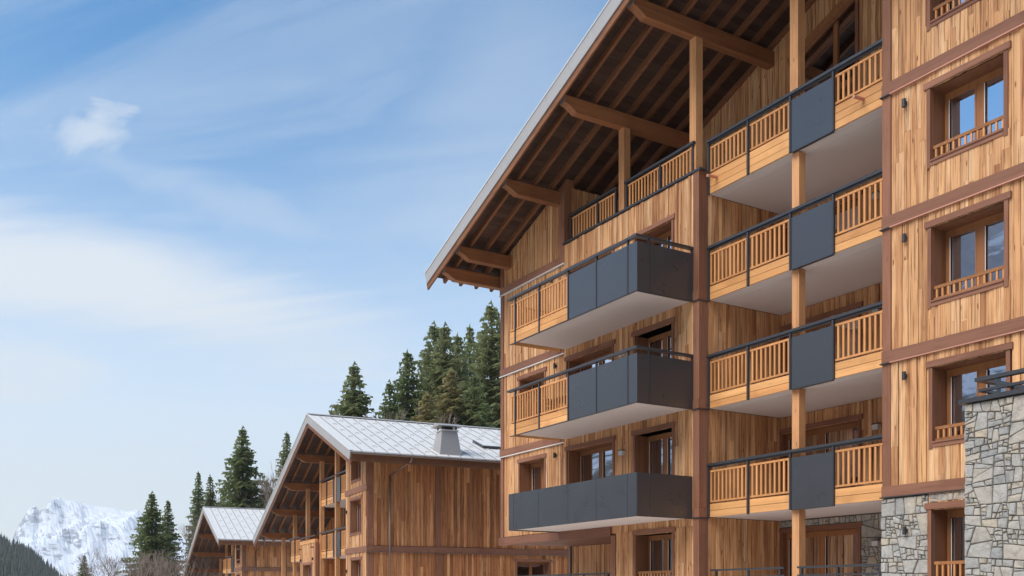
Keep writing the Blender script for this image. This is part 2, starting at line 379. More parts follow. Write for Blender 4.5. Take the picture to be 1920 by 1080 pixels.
# ------------------------------------------------------------------ building pieces
def curtain(parent, x, y0, y1, z0, z1):
    b = MB(); n = 36; vs = []
    for i in range(n + 1):
        y = y0 + (y1 - y0) * i / n; dx = .035 * math.sin(i * 1.35) + .012 * math.sin(i * 3.1)
        vs += [(x + dx, y, z0), (x + dx, y, z1)]
    b.poly(vs, [(2 * i, 2 * i + 2, 2 * i + 3, 2 * i + 1) for i in range(n)])
    o = b.build('curtain', 'curtain', parent, smooth=True); return o
def window(root, x, y0, y1, z0, z1, rail=None, sill=True, trim=True, depth=.46, header=True, cur=(.62, 1.0), leaves=2, jamb=.09):
    """recessed window or glazed door in a wall whose cladding faces -x at x; y1 is the far side"""
    f = MB(); fx0, fx1 = x + depth - .04, x + depth + .05
    for yy in ((y0 + .002, y0 + .08), (y1 - .08, y1 - .002)): f.box(fx0, fx1, *yy, z0 + .002, z1 - .002)
    f.box(fx0, fx1, y0 + .08, y1 - .08, z1 - .15, z1 - .002); f.box(fx0, fx1, y0 + .08, y1 - .08, z0 + .002, z0 + .10)
    iw0, iw1 = y0 + .08, y1 - .08; st = (iw1 - iw0) / leaves
    for k in range(1, leaves): f.box(fx0 - .012, fx1, iw0 + st * k - .075, iw0 + st * k + .075, z0 + .10, z1 - .15)
    w = f.build('window', 'frame', root)
    for k in range(leaves):
        a = iw0 + st * k + (.075 if k else .0); c = iw0 + st * (k + 1) - (.075 if k < leaves - 1 else .0)
        box('sash', w, 'frame', fx0 - .02, fx0 - .003, a, a + .035, z0 + .10, z1 - .15)
        box('sash', w, 'frame', fx0 - .02, fx0 - .003, c - .035, c, z0 + .10, z1 - .15)
        box('seal', w, 'white', fx0 - .026, fx0 - .021, c - .048, c - .034, z0 + .12, z1 - .17)
        box('pane', w, 'glass', fx0 + .02, fx0 + .032, a + .001, c - .001, z0 + .101, z1 - .151)
    L = y1 - y0
    curtain(w, fx1 + .12, y0 + L * cur[0], y0 + L * cur[1] - .02, z0 + .02, z1 - .04)
    if trim:
        tx0, tx1 = x - .062, x - .002
        for a, c in ((y0 - jamb, y0 - .004), (y1 + .004, y1 + jamb)): box('jamb_board', w, 'trimv', tx0, tx1, a, c, z0 - .13, z1 + .012)
        if header: box('lintel', w, 'trim', tx0 - .02, tx1, y0 - jamb - .06, y1 + jamb + .06, z1 + .014, z1 + .145)
        if sill:
            box('sill', w, 'trim', tx0 - .006, tx1, y0 + .001, y1 - .001, z0 - .095, z0 - .012)
            box('sill', w, 'trim', tx0 - .03, x + depth - .05, y0 + .003, y1 - .003, z0 - .010, z0 + .022)
    if rail:
        r0, r1 = rail; rx0, rx1 = x + .02, x + .075
        box('guard_rail', w, 'frame', rx0, rx1, y0 + .004, y1 - .004, r1 - .065, r1)
        box('guard_rail', w, 'frame', rx0, rx1, y0 + .004, y1 - .004, r0, r0 + .055)
        n = int(L / .125)
        for i in range(n): 
            c = y0 + L * (i + .5) / n; box('baluster', w, 'picket', rx0 + .008, rx1 - .012, c - .02, c + .02, r0 + .055, r1 - .065)
    return w
def picket_section(part, x, ya, yb, zb, boards=2, fine=True, thick=.04):
    """fascia boards, two rails and balusters between two posts; x is the outer face"""
    bh = .366 / 2
    z = zb
    for k in range(boards): box('fascia_board', part, 'fascia', x, x + thick, ya, yb, z + .006, z + bh - .006); z += bh
    base = z - .366 if boards > 2 else zb
    lo, hi = base + .405, base + 1.27
    if boards > 2: hi = zb + 1.27
    box('baluster_rail', part, 'picket', x + .004, x + .05, ya, yb, lo, lo + .045)
    box('baluster_rail', part, 'picket', x + .004, x + .05, ya, yb, hi - .05, hi)
    n = max(2, round((yb - ya) / .152))
    if fine:
        for i in range(n):
            c = ya + (yb - ya) * (i + .5) / n
            box('baluster', part, 'picket', x + .012, x + .042, c - .027, c + .027, lo + .045, hi - .05)
    else:
        b = MB()
        for i in range(n):
            c = ya + (yb - ya) * (i + .5) / n; b.box(x + .012, x + .042, c - .03, c + .03, lo + .045, hi - .05, random.random())
        b.build('balusters', 'picket', part)
def steel_post(part, x, y, z0, z1, w=.05, d=.06):
    box('rail_post', part, 'metal', x, x + d, y - w / 2, y + w / 2, z0, z1)
    
def wall_lamp(root, x, y, z, pale=False):
    b = MB(); m = 'lampw' if pale else 'lamp'
    if pale: b.box(x - .16, x - .03, y - .09, y + .09, z, z + .13)
    else: b.tube((x - .10, y, z), (x - .10, y, z + .17), .045, .045, 10); b.box(x - .06, x - .03, y - .03, y + .03, z + .05, z + .12)
    o = b.build('wall_lamp', m, root)
    if pale: box('lamp_cap', o, 'lamp', x - .17, x - .03, y - .10, y + .10, z + .131, z + .155)
    return o

def gable_roof(root, ridge_u, Rz, slope, u_left, u_right, xv, xb, purlins, purl_x, fine, raf0, raf_step, raf_x1, verge=.29, purl_back=3.0):
    """ridge runs along x. Rz(u) is the underside of the rafters; verge board at x = xv"""
    ang = math.atan(slope); ca = math.cos(ang)
    roof = MB()
    th0, th1 = .17 / ca + .02, .29
    for sgn, ue in ((1, u_left), (-1, u_right)):
        vs = []
        for x in (xv + .02, xb):
            for u in (ridge_u, ue):
                vs += [(x, u, Rz(u) + .215), (x, u, Rz(u) + .285)]
        f = [(0, 2, 3, 1), (4, 5, 7, 6), (0, 1, 5, 4), (2, 6, 7, 3), (1, 3, 7, 5), (0, 4, 6, 2)]
        if sgn > 0: f = [q[::-1] for q in f]
        roof.poly(vs, f)
    rf = roof.build('roof', 'zinc', root)
    for sgn, ue in ((1, u_left), (-1, u_right)):
        L = abs(ue - ridge_u) / ca; rx = -sgn * ang; mid = (ue + ridge_u) / 2
        # boards across the rafters
        nb = int(L / .21); joined = MB()
        for i in range(nb):
            u = ridge_u + sgn * (abs(ue - ridge_u) * (i + .5) / nb); zc = Rz(u) + .195
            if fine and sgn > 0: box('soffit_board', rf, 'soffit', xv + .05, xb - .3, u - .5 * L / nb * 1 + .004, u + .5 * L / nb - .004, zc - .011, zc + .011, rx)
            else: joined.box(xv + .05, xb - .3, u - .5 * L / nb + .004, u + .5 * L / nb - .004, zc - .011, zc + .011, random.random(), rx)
        if joined.v: joined.build('soffit_boards', 'soffit', rf, 'stuff')
        x = raf0
        while x < raf_x1:
            zc = Rz(mid) + .092
            box('rafter', rf, 'rafter', x - .05, x + .05, mid - L / 2 + (0 if sgn < 0 else .04), mid + L / 2 - (0 if sgn > 0 else .04), zc - .086, zc + .086, rx); x += raf_step
        # verge: zinc panels in front of a wooden board
        n = max(3, int(L / 1.15)); 
        for i in range(n):
            u0 = ridge_u + (ue - ridge_u) * i / n; u1 = ridge_u + (ue - ridge_u) * (i + 1) / n; c = (u0 + u1) / 2
            hh = .44 * ca; zc = Rz(c) + verge - .225
            box('verge_panel', rf, 'zincd', xv - .02, xv + .012, min(u0, u1) + .004, max(u0, u1) - .004, zc - hh / 2, zc + hh / 2, rx).scale[1] = abs(u1 - u0) / ca - .006
        zc = Rz(mid) - .26
        box('verge_board', rf, 'rafter', xv + .02, xv + .075, mid - L / 2 + .03, mid + L / 2 - .03, zc - .10, zc + .13, rx)
        zc = Rz(mid) + verge + .012
        box('verge_cap', rf, 'zinc', xv - .045, xv + .12, mid - L / 2 - .02, mid + L / 2 + .02, zc - .012, zc + .012, rx)
    box('ridge_cap', rf, 'zinc', xv - .03, xb, ridge_u - .16, ridge_u + .16, Rz(ridge_u) + .29, Rz(ridge_u) + .335)
    for u in purlins:
        zt = min(Rz(u - .12), Rz(u + .12)) - .004; h, wd = .42, .13
        b = MB(); x0, x1 = purl_x, purl_back
        prof = [(x0, zt), (x1, zt), (x1, zt - h), (x0 + .42, zt - h), (x0 + .14, zt - h * .62), (x0, zt - h * .50)]
        vs = [(x, u - wd, z) for x, z in prof] + [(x, u + wd, z) for x, z in prof]; n = len(prof)
        b.poly(vs, [tuple(range(n)), tuple(range(2 * n - 1, n - 1, -1))] + [(i, i + n, (i + 1) % n + n, (i + 1) % n) for i in range(n)])
        p = b.build('purlin', 'beam', root)
        box('end_cap', p, 'zincd', x0 - .012, x0 - .002, u - wd - .004, u + wd + .004, zt - h * .48, zt + .002)
    return rf
def seams(rf, ridge_u, Rz, slope, ue, x0, x1, step, guards=True, seed=3):
    ang = math.atan(slope); ca = math.cos(ang); sgn = 1 if ue > ridge_u else -1; L = abs(ue - ridge_u) / ca; mid = (ue + ridge_u) / 2
    x = x0; i = 0
    while x < x1:
        z = Rz(mid) + .29 + .015
        box('roof_seam', rf, 'zincd', x - .02, x + .02, mid - L / 2 + .1, mid + L / 2 - .02, z - .02, z + .03, -sgn * ang)
        if guards:
            for k in range(5):
                u = ridge_u + sgn * ((k + .55 + .33 * (i % 3)) * abs(ue - ridge_u) / 5.6)
                if abs(u - ue) < .25: continue
                zz_ = Rz(u) + .29
                b = MB(); xx = x + step * .5
                b.box(xx - .10, xx + .10, u - .012, u + .012, zz_ + .03, zz_ + .055); b.box(xx - .10, xx - .08, u - .012, u + .12, zz_ - .02, zz_ + .05); b.box(xx + .08, xx + .10, u - .012, u + .12, zz_ - .02, zz_ + .05)
                b.build('snow_guard', 'zinc', rf)
        x += step; i += 1

# irregular stone facing --------------------------------------------------
def split_stones(poly, rg, out, depth=0):
    def area(p): return abs(sum(p[i][0] * p[(i + 1) % len(p)][1] - p[(i + 1) % len(p)][0] * p[i][1] for i in range(len(p)))) / 2
    A = area(poly); xs = [p[0] for p in poly]; ys = [p[1] for p in poly]; w, h = max(xs) - min(xs), max(ys) - min(ys)
    asp = max(w / h, h / w)
    if A < .008 or min(w, h) < .06 or (A < .17 and asp < 2.0 and rg.random() < .28) or (A < .04 and asp < 3.2 and rg.random() < .4): out.append(poly); return
    cx, cy = sum(xs) / len(xs), sum(ys) / len(ys)
    vertical = w > h * rg.uniform(.8, 1.5)
    t = rg.uniform(-.16, .16) if rg.random() < .75 else rg.uniform(-.45, .45)
    k = rg.choice((.0, .0, .12, -.12, .26, -.26))
    if vertical: d = (math.sin(t), math.cos(t)); c = (cx + k * w, cy)
    else: d = (math.cos(t), math.sin(t)); c = (cx, cy + k * h)
    nrm = (-d[1], d[0]); a, b = [], []
    for i in range(len(poly)):
        p, q = poly[i], poly[(i + 1) % len(poly)]
        sp_, sq = (p[0] - c[0]) * nrm[0] + (p[1] - c[1]) * nrm[1], (q[0] - c[0]) * nrm[0] + (q[1] - c[1]) * nrm[1]
        (a if sp_ >= 0 else b).append(p)
        if sp_ * sq < 0:
            u = sp_ / (sp_ - sq); m_ = (p[0] + (q[0] - p[0]) * u, p[1] + (q[1] - p[1]) * u); a.append(m_); b.append(m_)
    if len(a) < 3 or len(b) < 3: out.append(poly); return
    split_stones(a, rg, out, depth + 1); split_stones(b, rg, out, depth + 1)
def stone_face(part, axis, face, a0, a1, z0, z1, seed, sgn=-1, minz=None):
    """separate stones on a wall; axis 'y': faces -x (sgn -1); axis 'x': faces +y/-y by sgn"""
    rg = random.Random(seed); polys = []
    nz = max(1, round((z1 - z0) / .8)); 
    split_stones([(a0, z0), (a1, z0), (a1, z1), (a0, z1)], rg, polys)
    for P in polys:
        n = len(P); cx = sum(p[0] for p in P) / n; cy = sum(p[1] for p in P) / n
        area2 = sum(P[i][0] * P[(i + 1) % n][1] - P[(i + 1) % n][0] * P[i][1] for i in range(n))
        if area2 < 0: P = P[::-1]
        # inset by a joint, add edge points, roughen
        ring = []
        for i in range(n):
            p, q = P[i], P[(i + 1) % n]; ln = math.dist(p, q)
            k = 1 if ln < .13 else 2 if ln < .3 else 3
            for j in range(k):
                u = j / k; x, y = p[0] + (q[0] - p[0]) * u, p[1] + (q[1] - p[1]) * u
                dx, dy = cx - x, cy - y; dl = math.hypot(dx, dy) or 1
                ins = .002 + (.008 if j == 0 else 0) + rg.uniform(0, .007)
                ring.append((x + dx / dl * min(ins, dl * .4), y + dy / dl * min(ins, dl * .4)))
        m_ = len(ring); size = math.sqrt(abs(area2) / 2); dep = rg.uniform(.012, .045) + .02 * min(1, size)
        vs = []
        for (x, y) in ring: vs.append((x, y, 0.0))
        for (x, y) in ring: vs.append((x + (cx - x) * .03, y + (cy - y) * .03, dep * .72))
        for (x, y) in ring:
            k = min(.30, .02 / max(.03, size)) + .05; vs.append((x + (cx - x) * k, y + (cy - y) * k, dep + rg.uniform(-.006, .006)))
        vs.append((cx, cy, dep + rg.uniform(-.004, .012)))
        fs = []
        for r_ in (0, 1):
            for i in range(m_): fs.append((r_ * m_ + i, r_ * m_ + (i + 1) % m_, (r_ + 1) * m_ + (i + 1) % m_, (r_ + 1) * m_ + i))
        for i in range(m_): fs.append((2 * m_ + i, 2 * m_ + (i + 1) % m_, 3 * m_))
        out = []
        for a, z, d in vs:
            out.append((face + sgn * d, a, z) if axis == 'y' else (a, face + sgn * d, z))
        flip = (axis == 'y' and sgn < 0) or (axis == 'x' and sgn > 0)
        if flip: fs = [f[::-1] for f in fs]
        b = MB(); b.poly(out, fs); b.build('stone', 'stone', part)

# ================================================================== SETTING
def smooth(a, b, v):
    t = max(0, min(1, (v - a) / (b - a))); return t * t * (3 - 2 * t)
def terrain(x, y):
    hill = max(0, x - 36 - .10 * max(0, y - 40)); z = .30 * hill * smooth(0, 40, hill)
    z = 160 * (1 - math.exp(-z / 160))
    z -= 5.0 * smooth(70, 140, y) * smooth(45, 15, x) + 12 * smooth(140, 500, y) * smooth(120, 20, x)
    z -= 2.5 * smooth(5, -40, x)
    if abs(x) + abs(y) > 120: z += 3 * (noise.noise(Vector((x * .008, y * .008, 0))))
    return z
def ground_mat():
    m, n, b = mat('winter_ground'); g = n.new('ShaderNodeNewGeometry'); p = g.outputs['Position']
    a = n.noise(p, .35, 6, .6); d = n.noise(p, 3.0, 5, .65)
    c = n.mix(n.step(a, .42, .6), (*srgb(224, 219, 211), 1), (*srgb(206, 200, 188), 1))
    c = n.mix(n.math('MULTIPLY', n.step(d, .45, .7), .5), c, (*srgb(182, 174, 160), 1))
    sn = n.noise(p, .02, 5, .6)
    c = n.mix(n.step(sn, .54, .6), c, (*srgb(228, 230, 234), 1))
    n.put(b.inputs['Base Color'], c); b.inputs['Roughness'].default_value = .95
    return m
M['ground'] = ground_mat()
xs = [-6600, -5200, -3600, -2400, -1500, -900, -500, -300, -200, -140, -100, -70] + list(range(-50, 141, 6)) + [160, 190, 230, 280, 350, 450, 600, 900, 1400, 2200, 3400, 5200, 6600]
ys = [-6600, -5000, -3000, -1500, -800, -400, -200, -120, -80] + list(range(-50, 221, 7)) + [250, 300, 380, 480, 620, 800, 1100, 1600, 2400, 3600, 5400, 6900]
b = MB(); nx = len(xs)
b.v = [(x, y, terrain(x, y)) for y in ys for x in xs]
b.f = [(j * nx + i, j * nx + i + 1, (j + 1) * nx + i + 1, (j + 1) * nx + i) for j in range(len(ys) - 1) for i in range(nx - 1)]; b.r = [0]
gr = b.build('ground', 'ground', None, 'structure', True)
M['asphalt'] = plain('asphalt', srgb(160, 157, 153), .9, 0, .2, .25, 2, .3)
b = MB(); b.r = [0]
rd = list(range(-60, 118, 6))
for y in rd:
    cx = 4.5 + .00055 * (y - 20) ** 2
    b.v += [(cx - 3.6, y, max(terrain(cx - 3.6, y), terrain(cx, y)) + .03), (cx + 3.6, y, max(terrain(cx + 3.6, y), terrain(cx, y)) + .03)]
b.f = [(2 * i, 2 * i + 1, 2 * i + 3, 2 * i + 2) for i in range(len(rd) - 1)]
b.build('road', 'asphalt', None, 'structure')

def rock_mat(name, snow_lo, snow_hi, forest=None):
    m, n, b = mat(name); g = n.new('ShaderNodeNewGeometry'); s = n.new('ShaderNodeSeparateXYZ'); n.put(s.inputs[0], g.outputs['Position'])
    nn = n.new('ShaderNodeSeparateXYZ'); n.put(nn.inputs[0], g.outputs['Normal'])
    k = 1 / max(60, snow_hi)
    v = n.noise(g.outputs['Position'], 6 * k, 9, .68, .4); v2 = n.noise(n.vm('MULTIPLY', g.outputs['Position'], (1, 1, 3.2)), 9 * k, 7, .65, .8)
    rock = n.mix(n.step(v, .35, .7), (*srgb(146, 148, 156), 1), (*srgb(118, 121, 132), 1))  # rock lightened to fade the far range, some haze put into its colour
    e = n.math('ADD', n.math('MULTIPLY', nn.outputs[2], 1.0), n.math('MULTIPLY', n.math('SUBTRACT', v2, .5), 1.5))
    c = n.mix(n.step(e, .42, .58), rock, (*srgb(226, 228, 233), 1))
    if forest:
        h = n.math('ADD', s.outputs[2], n.math('MULTIPLY', n.math('SUBTRACT', v2, .5), forest * 1.3))
        c = n.mix(n.step(h, forest * 1.1, forest * .9), c, n.mix(n.step(v, .4, .6), (*srgb(66, 72, 62), 1), (*srgb(88, 86, 74), 1)))
    n.put(b.inputs['Base Color'], c); b.inputs['Roughness'].default_value = .9; b.inputs['Specular IOR Level'].default_value = .1
    return m
def ridged(v, o=6):
    a, f, s = 1, 1, 0
    for i in range(o):
        s += a * (1 - abs(noise.noise(v * f + Vector((i * 7.3, 1.7, i)))) * 2); a *= .5; f *= 2.05
    return s
def range_mesh(name, material, foot, ridge_pts, depth, seed, rough, rows=46, cols=150, back=.5):
    """mountain: ridge_pts = [(x,y,z)] along the crest; foot = unit direction (x,y) its near flank faces"""
    b = MB(); fd = Vector((foot[0], foot[1], 0)).normalized(); pts = [Vector(p) for p in ridge_pts]
    seg = [0]
    for p, q in zip(pts, pts[1:]): seg.append(seg[-1] + (q - p).length)
    for i in range(cols + 1):
        d = seg[-1] * i / cols; k = max(j for j in range(len(seg) - 1) if seg[j] <= d + 1e-6); u = (d - seg[k]) / (seg[k + 1] - seg[k]); c = pts[k].lerp(pts[k + 1], u)
        for j in range(rows + 1):
            t = j / rows; s = (t - back * .35) / (1 - back * .35)           # s<0 behind the crest
            if s >= 0: prof = (1 - s) ** 1.25
            else: prof = max(0.0, 1 + s / (back * .5))
            p = c + fd * (depth * s); v = Vector((p.x, p.y, seed * 100)) / depth * 3.2
            h = c.z * prof; nz = (ridged(v) - .9) * rough * c.z * (1 - abs(2 * min(1, max(0, s)) - .75) * .6) * min(1, prof * 2.5)
            if abs(s) < .02: nz *= .45
            b.v.append((p.x, p.y, max(-14, h + nz - 12 * (1 - prof))))
    r_ = rows + 1
    b.f = [(i * r_ + j, i * r_ + j + 1, (i + 1) * r_ + j + 1, (i + 1) * r_ + j) for i in range(cols) for j in range(rows)]; b.r = [0]
    return b.build(name, material, None, 'structure', False)
M['snowpeak'] = rock_mat('snowy_rock', 100, 600)
M['snowflank'] = rock_mat('snowy_flank', 100, 500, 190)
DM = 5600
def far(px, py, d=DM):
    r = ray(px, py) * d; return (r.x, r.y, r.z + ZC)
crest = [(-420, 1070), (-200, 1030), (-60, 1050), (18, 1030), (34, 988), (52, 957), (66, 946), (76, 958), (98, 941), (120, 946), (150, 944), (185, 948), (215, 950), (236, 958), (258, 966), (300, 985), (350, 1010), (420, 1030), (520, 1060), (700, 1075)]
v0 = ray(150, 0)
range_mesh('snow_mountain', 'snowpeak', (-v0.x, -v0.y), [far(*c) for c in crest], 1500, 2, .22, 60, 260)
range_mesh('valley_flank', 'snowflank', (1, .15), [(-1500, -2600, 500), (-1550, -1200, 700), (-1500, -300, 640), (-1600, 500, 760), (-1500, 1300, 680), (-1700, 2300, 640), (-2100, 3600, 420)], 1150, 5, .20, 40, 150)

# ================================================================== MAIN BUILDING
SL = .362
main = thing('timber_apartment_building', 'large timber clad apartment building with stacked balconies and wide overhanging roof on the right', 'building', (18, 20, 0))
OY[0] = 20.0
RM = lambda u: 13.93 + SL * (30.19 - u) if u >= 17.1 else 13.93 + SL * (30.19 - 17.1) - SL * (17.1 - u)
LV = {'E': .95, 'D': 3.85, 'C': 6.80, 'B': 9.74, 'A': 12.62}
clm = Cladding(main, 285)
# --- right block: y 10.45..14.21
RW = [(11.41, 13.02, 13.64, 15.20), (11.41, 13.02, 10.76, 12.28), (11.40, 13.00, 7.83, 9.38), (11.36, 12.97, 4.90, 6.46), (11.36, 12.96, .97, 3.50)]
rw = slab_wall('wall', main, 'reveal', 'y', 10.45, 14.21, 0, 16.2, .0, .50, RW, None)
rt = slab_wall('gable_wall', main, 'reveal', 'y', 10.45, 14.21, 16.2, 16.3, .0, .50, (), lambda u: RM(u) + .18)
clad(clm, rw, 'y', 10.65, 14.0, 12.86, 16.0, 0, RW, seed=11)
for z0, z1, sd in ((9.97, 12.585, 12), (7.04, 9.69, 13), (4.10, 6.76, 14)): clad(clm, rw, 'y', 10.65, 14.0, z0, z1, 0, RW, seed=sd)
for z0, z1 in ((12.61, 12.86), (9.72, 9.97), (6.79, 7.04), (3.87, 4.10)):
    bd = MB(); bd.box(-.085, 0, 10.40, 14.215, z0, z1); bo = bd.build('floor_band', 'trim', main)
    box('flashing', bo, 'copper' if z0 > 5 else 'metal', -.105, -.003, 10.40, 14.0, z0 - .026, z0 - .003)
    box('flashing', bo, 'metal', -.112, -.003, 14.002, 14.25, z0 - .028, z0 - .003)
for z0, z1 in ((12.862, 16.6), (9.972, 12.58), (7.042, 9.69), (4.102, 6.76)):
    box('corner_post', main, 'trimv', -.06, .14, 14.0, 14.212, z0, z1); box('corner_post', main, 'trimv', -.06, .14, 10.44, 10.65, z0, z1)
for i, (a, c, z0, z1) in enumerate(RW):
    if i < 4: window(main, 0, a, c, z0, z1, rail=(z0 + .035, z0 + .335), cur=(.70, 1.0))
    else: window(main, -.05, a, c, z0, z1, rail=(1.3, 2.43), sill=False, cur=(.55, 1.0), depth=.5)
for z in (12.15, 9.27, 6.33): wall_lamp(main, 0, 13.63, z)
wall_lamp(main, -.05, 13.58, 3.02)
# stone base of the right block
sb = MB()
for y0, y1, z0, z1 in ((12.963, 14.24, 0, 3.83), (11.363, 12.957, 3.66, 3.83), (10.45, 11.357, 0, 3.83)): sb.box(-.035, -.002, y0, y1, z0, z1)
sb = sb.build('stone_wall', 'mortar', main)
stone_face(sb, 'y', -.035, 13.07, 14.245, 1.2, 3.83, 21); stone_face(sb, 'y', -.035, 11.25, 13.05, 3.66, 3.83, 22); stone_face(sb, 'y', -.035, 10.45, 11.24, 1.6, 3.83, 23)
# right block, side towards the loggia and interior
slab_wall('wall', main, 'reveal', 'x', .50, 13.5, 0, 18.4, 14.0, 14.2)
slab_wall('wall', main, 'reveal', 'x', .02, 13.5, 0, 16.3, 10.46, 10.62)
# --- left block: front y 20.09..26.6 (slightly proud), 26.6..30.8
LP = -.05
LW = [(21.22, 22.86, 9.95, 12.24), (24.0, 26.40, 9.95, 12.24), (21.22, 22.86, 7.02, 9.36), (24.0, 26.40, 7.02, 9.36), (21.2, 22.86, 4.08, 6.44), (23.97, 26.40, 4.08, 6.44), (21.2, 22.82, .97, 3.50)]
LW2 = [(27.88, 29.47, 7.75, 9.32), (27.88, 29.47, 4.80, 6.40)]
lw = slab_wall('wall', main, 'reveal', 'y', 20.3, 26.62, 3.60, 13.20, LP, .50, LW)
lw0 = slab_wall('wall', main, 'reveal', 'y', 20.3, 23.84, 0, 3.60, LP, .50, LW)
lw2 = slab_wall('wall', main, 'reveal', 'y', 26.62, 30.76, 3.60, 12.6, 0, .50, LW2)
lw3 = slab_wall('gable_wall', main, 'reveal', 'y', 26.62, 30.76, 12.6, 12.7, 0, .30, (), lambda u: RM(u) + .17)
clad(clm, lw, 'y', 20.32, 24.05, 3.62, 13.20, LP, LW, seed=31, join=.25); clad(clm, lw, 'y', 24.05, 26.62, 3.835, 13.20, LP, LW, seed=39, join=.25)
clad(clm, lw0, 'y', 20.32, 23.84, .9, 3.615, LP, LW, seed=32)
for z0, z1, sd in ((3.86, 6.74, 33), (7.03, 9.65, 34), (9.95, 12.60, 35)): clad(clm, lw2, 'y', 26.63, 30.60, z0, z1, 0, LW2, seed=sd)
clad(clm, lw3, 'y', 26.98, 30.60, 12.90, lambda u: RM(u) + .10, 0, seed=36)
for z0, z1 in ((12.64, 12.89), (9.69, 9.94), (6.77, 7.02)):
    bd = MB(); bd.box(-.085, -.0, 26.625, 30.82, z0, z1); bo = bd.build('floor_band', 'trim', main)
    box('flashing', bo, 'zinc', -.105, -.003, 26.625, 30.84, z0 - .03, z0 - .003)
bd = MB(); bd.box(-.125, .12, 24.06, 30.82, 3.56, 3.83); bd.build('floor_band', 'trim', main)
for z0, z1 in ((12.892, 13.75), (9.942, 12.61), (7.022, 9.66), (3.822, 6.74)): box('corner_post', main, 'trimv', -.06, .16, 30.602, 30.80, z0, z1)
box('corner_post', main, 'trimv', -.075, .20, 26.63, 26.98, 12.895, RM(26.98) + .0)
box('rake_trim', main, 'rafter', -.045, -.026, 26.98, 30.4, 0, .001).hide_render = False
bpy.data.objects.remove(bpy.data.objects['rake_trim'])
# dark corner post beside the loggia, in storey-high pieces with a base block
zs = [.95, 3.85, 6.80, 9.74, 13.26]
for i in range(4):
    z0, z1 = zs[i], zs[i + 1]
    box('corner_post', main, 'trimv', LP - .05, .22, 20.085, 20.315, z0 + .26, z1 - .035)
    box('post_base', main, 'trimv', LP - .065, .235, 20.075, 20.325, z0 + .0, z0 + .255)
    box('flashing', main, 'metal', LP - .085, .25, 20.06, 20.335, z0 - .032, z0 - .003)
for i, (a, c, z0, z1) in enumerate(LW):
    window(main, LP, a, c, z0, z1, rail=(1.35, 2.44) if i == 6 else None, sill=False, cur=(.05, .45) if c - a > 2 else (.45, 1.0))
for (a, c, z0, z1) in LW2: window(main, 0, a, c, z0, z1, cur=(.3, 1.0))
for z in (6.31, 9.28): wall_lamp(main, 0, 27.17, z)
wall_lamp(main, 0, 27.4, 12.2)
wall_lamp(main, LP, 23.45, 5.93, True); wall_lamp(main, LP, 23.45, 8.88, True)
# overhang underside and recessed ground floor at the far end
us = MB(); us.box(.12, 13, 23.84, 30.80, 3.60, 3.72); us.build('overhang_soffit', 'trim', main)
RC = [(24.2, 26.9, .97, 3.40)]
g2 = slab_wall('wall', main, 'reveal', 'y', 23.84, 30.76, 0, 3.60, 3.0, 3.4, RC)
clad(clm, g2, 'y', 23.84, 30.7, .9, 3.59, 3.0, RC, seed=38)
window(main, 3.0, *RC[0], sill=False, depth=.3, cur=(.5, 1.0), leaves=2)
box('corner_post', main, 'trimv', LP - .05, .20, 23.845, 24.055, .9, 3.56)
box('downpipe', main, 'gutter', 2.86, 2.96, 30.6, 30.7, .0, 3.59)
slab_wall('wall', main, 'reveal', 'x', .5, 13.5, 0, 3.60, 23.845, 24.05)
slab_wall('wall', main, 'reveal', 'x', .0, 13.5, 3.72, 13.4, 30.62, 30.76)
slab_wall('wall', main, 'reveal', 'y', 10.6, 30.7, 0, 13.3, 13.3, 13.5)
tr = MB(); tr.box(-1.6, .2, 23.9, 31, .0, .93); tr.box(.2, 13.4, 10.5, 30.76, -.5, .94); tr.box(-.9, .2, 14.3, 23.86, -.5, .93); tr.build('plinth', 'plaster', main)
def ground_rail(x, y0, y1, posts, z=2.44):
    b = MB(); b.box(x, x + .07, y0, y1, z - .05, z); b.box(x + .01, x + .05, y0, y1, z - .24, z - .20); o = b.build('terrace_railing', 'metal', main)
    for p in posts: steel_post(o, x + .01, p, .93, z - .05)
ground_rail(.22, 17.35, 20.0, (17.5, 18.6, 19.8)); ground_rail(.22, 14.3, 16.92, (14.5, 15.7, 16.8)); ground_rail(-.06, 24.1, 30.0, (24.3, 25.6, 27, 28.4, 29.8))
# --- dark-coloured sheets and floors stand in for room shade behind the windows
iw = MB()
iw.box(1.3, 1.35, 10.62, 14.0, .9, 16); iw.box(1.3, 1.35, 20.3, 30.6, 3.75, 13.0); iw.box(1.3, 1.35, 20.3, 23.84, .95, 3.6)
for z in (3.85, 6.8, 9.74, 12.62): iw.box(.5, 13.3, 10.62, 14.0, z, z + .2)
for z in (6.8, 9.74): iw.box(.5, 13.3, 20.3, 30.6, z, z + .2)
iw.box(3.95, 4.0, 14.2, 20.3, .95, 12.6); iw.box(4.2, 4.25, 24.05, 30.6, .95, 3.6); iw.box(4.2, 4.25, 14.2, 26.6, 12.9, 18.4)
iw.build('room_shade_backing', 'dark', main)
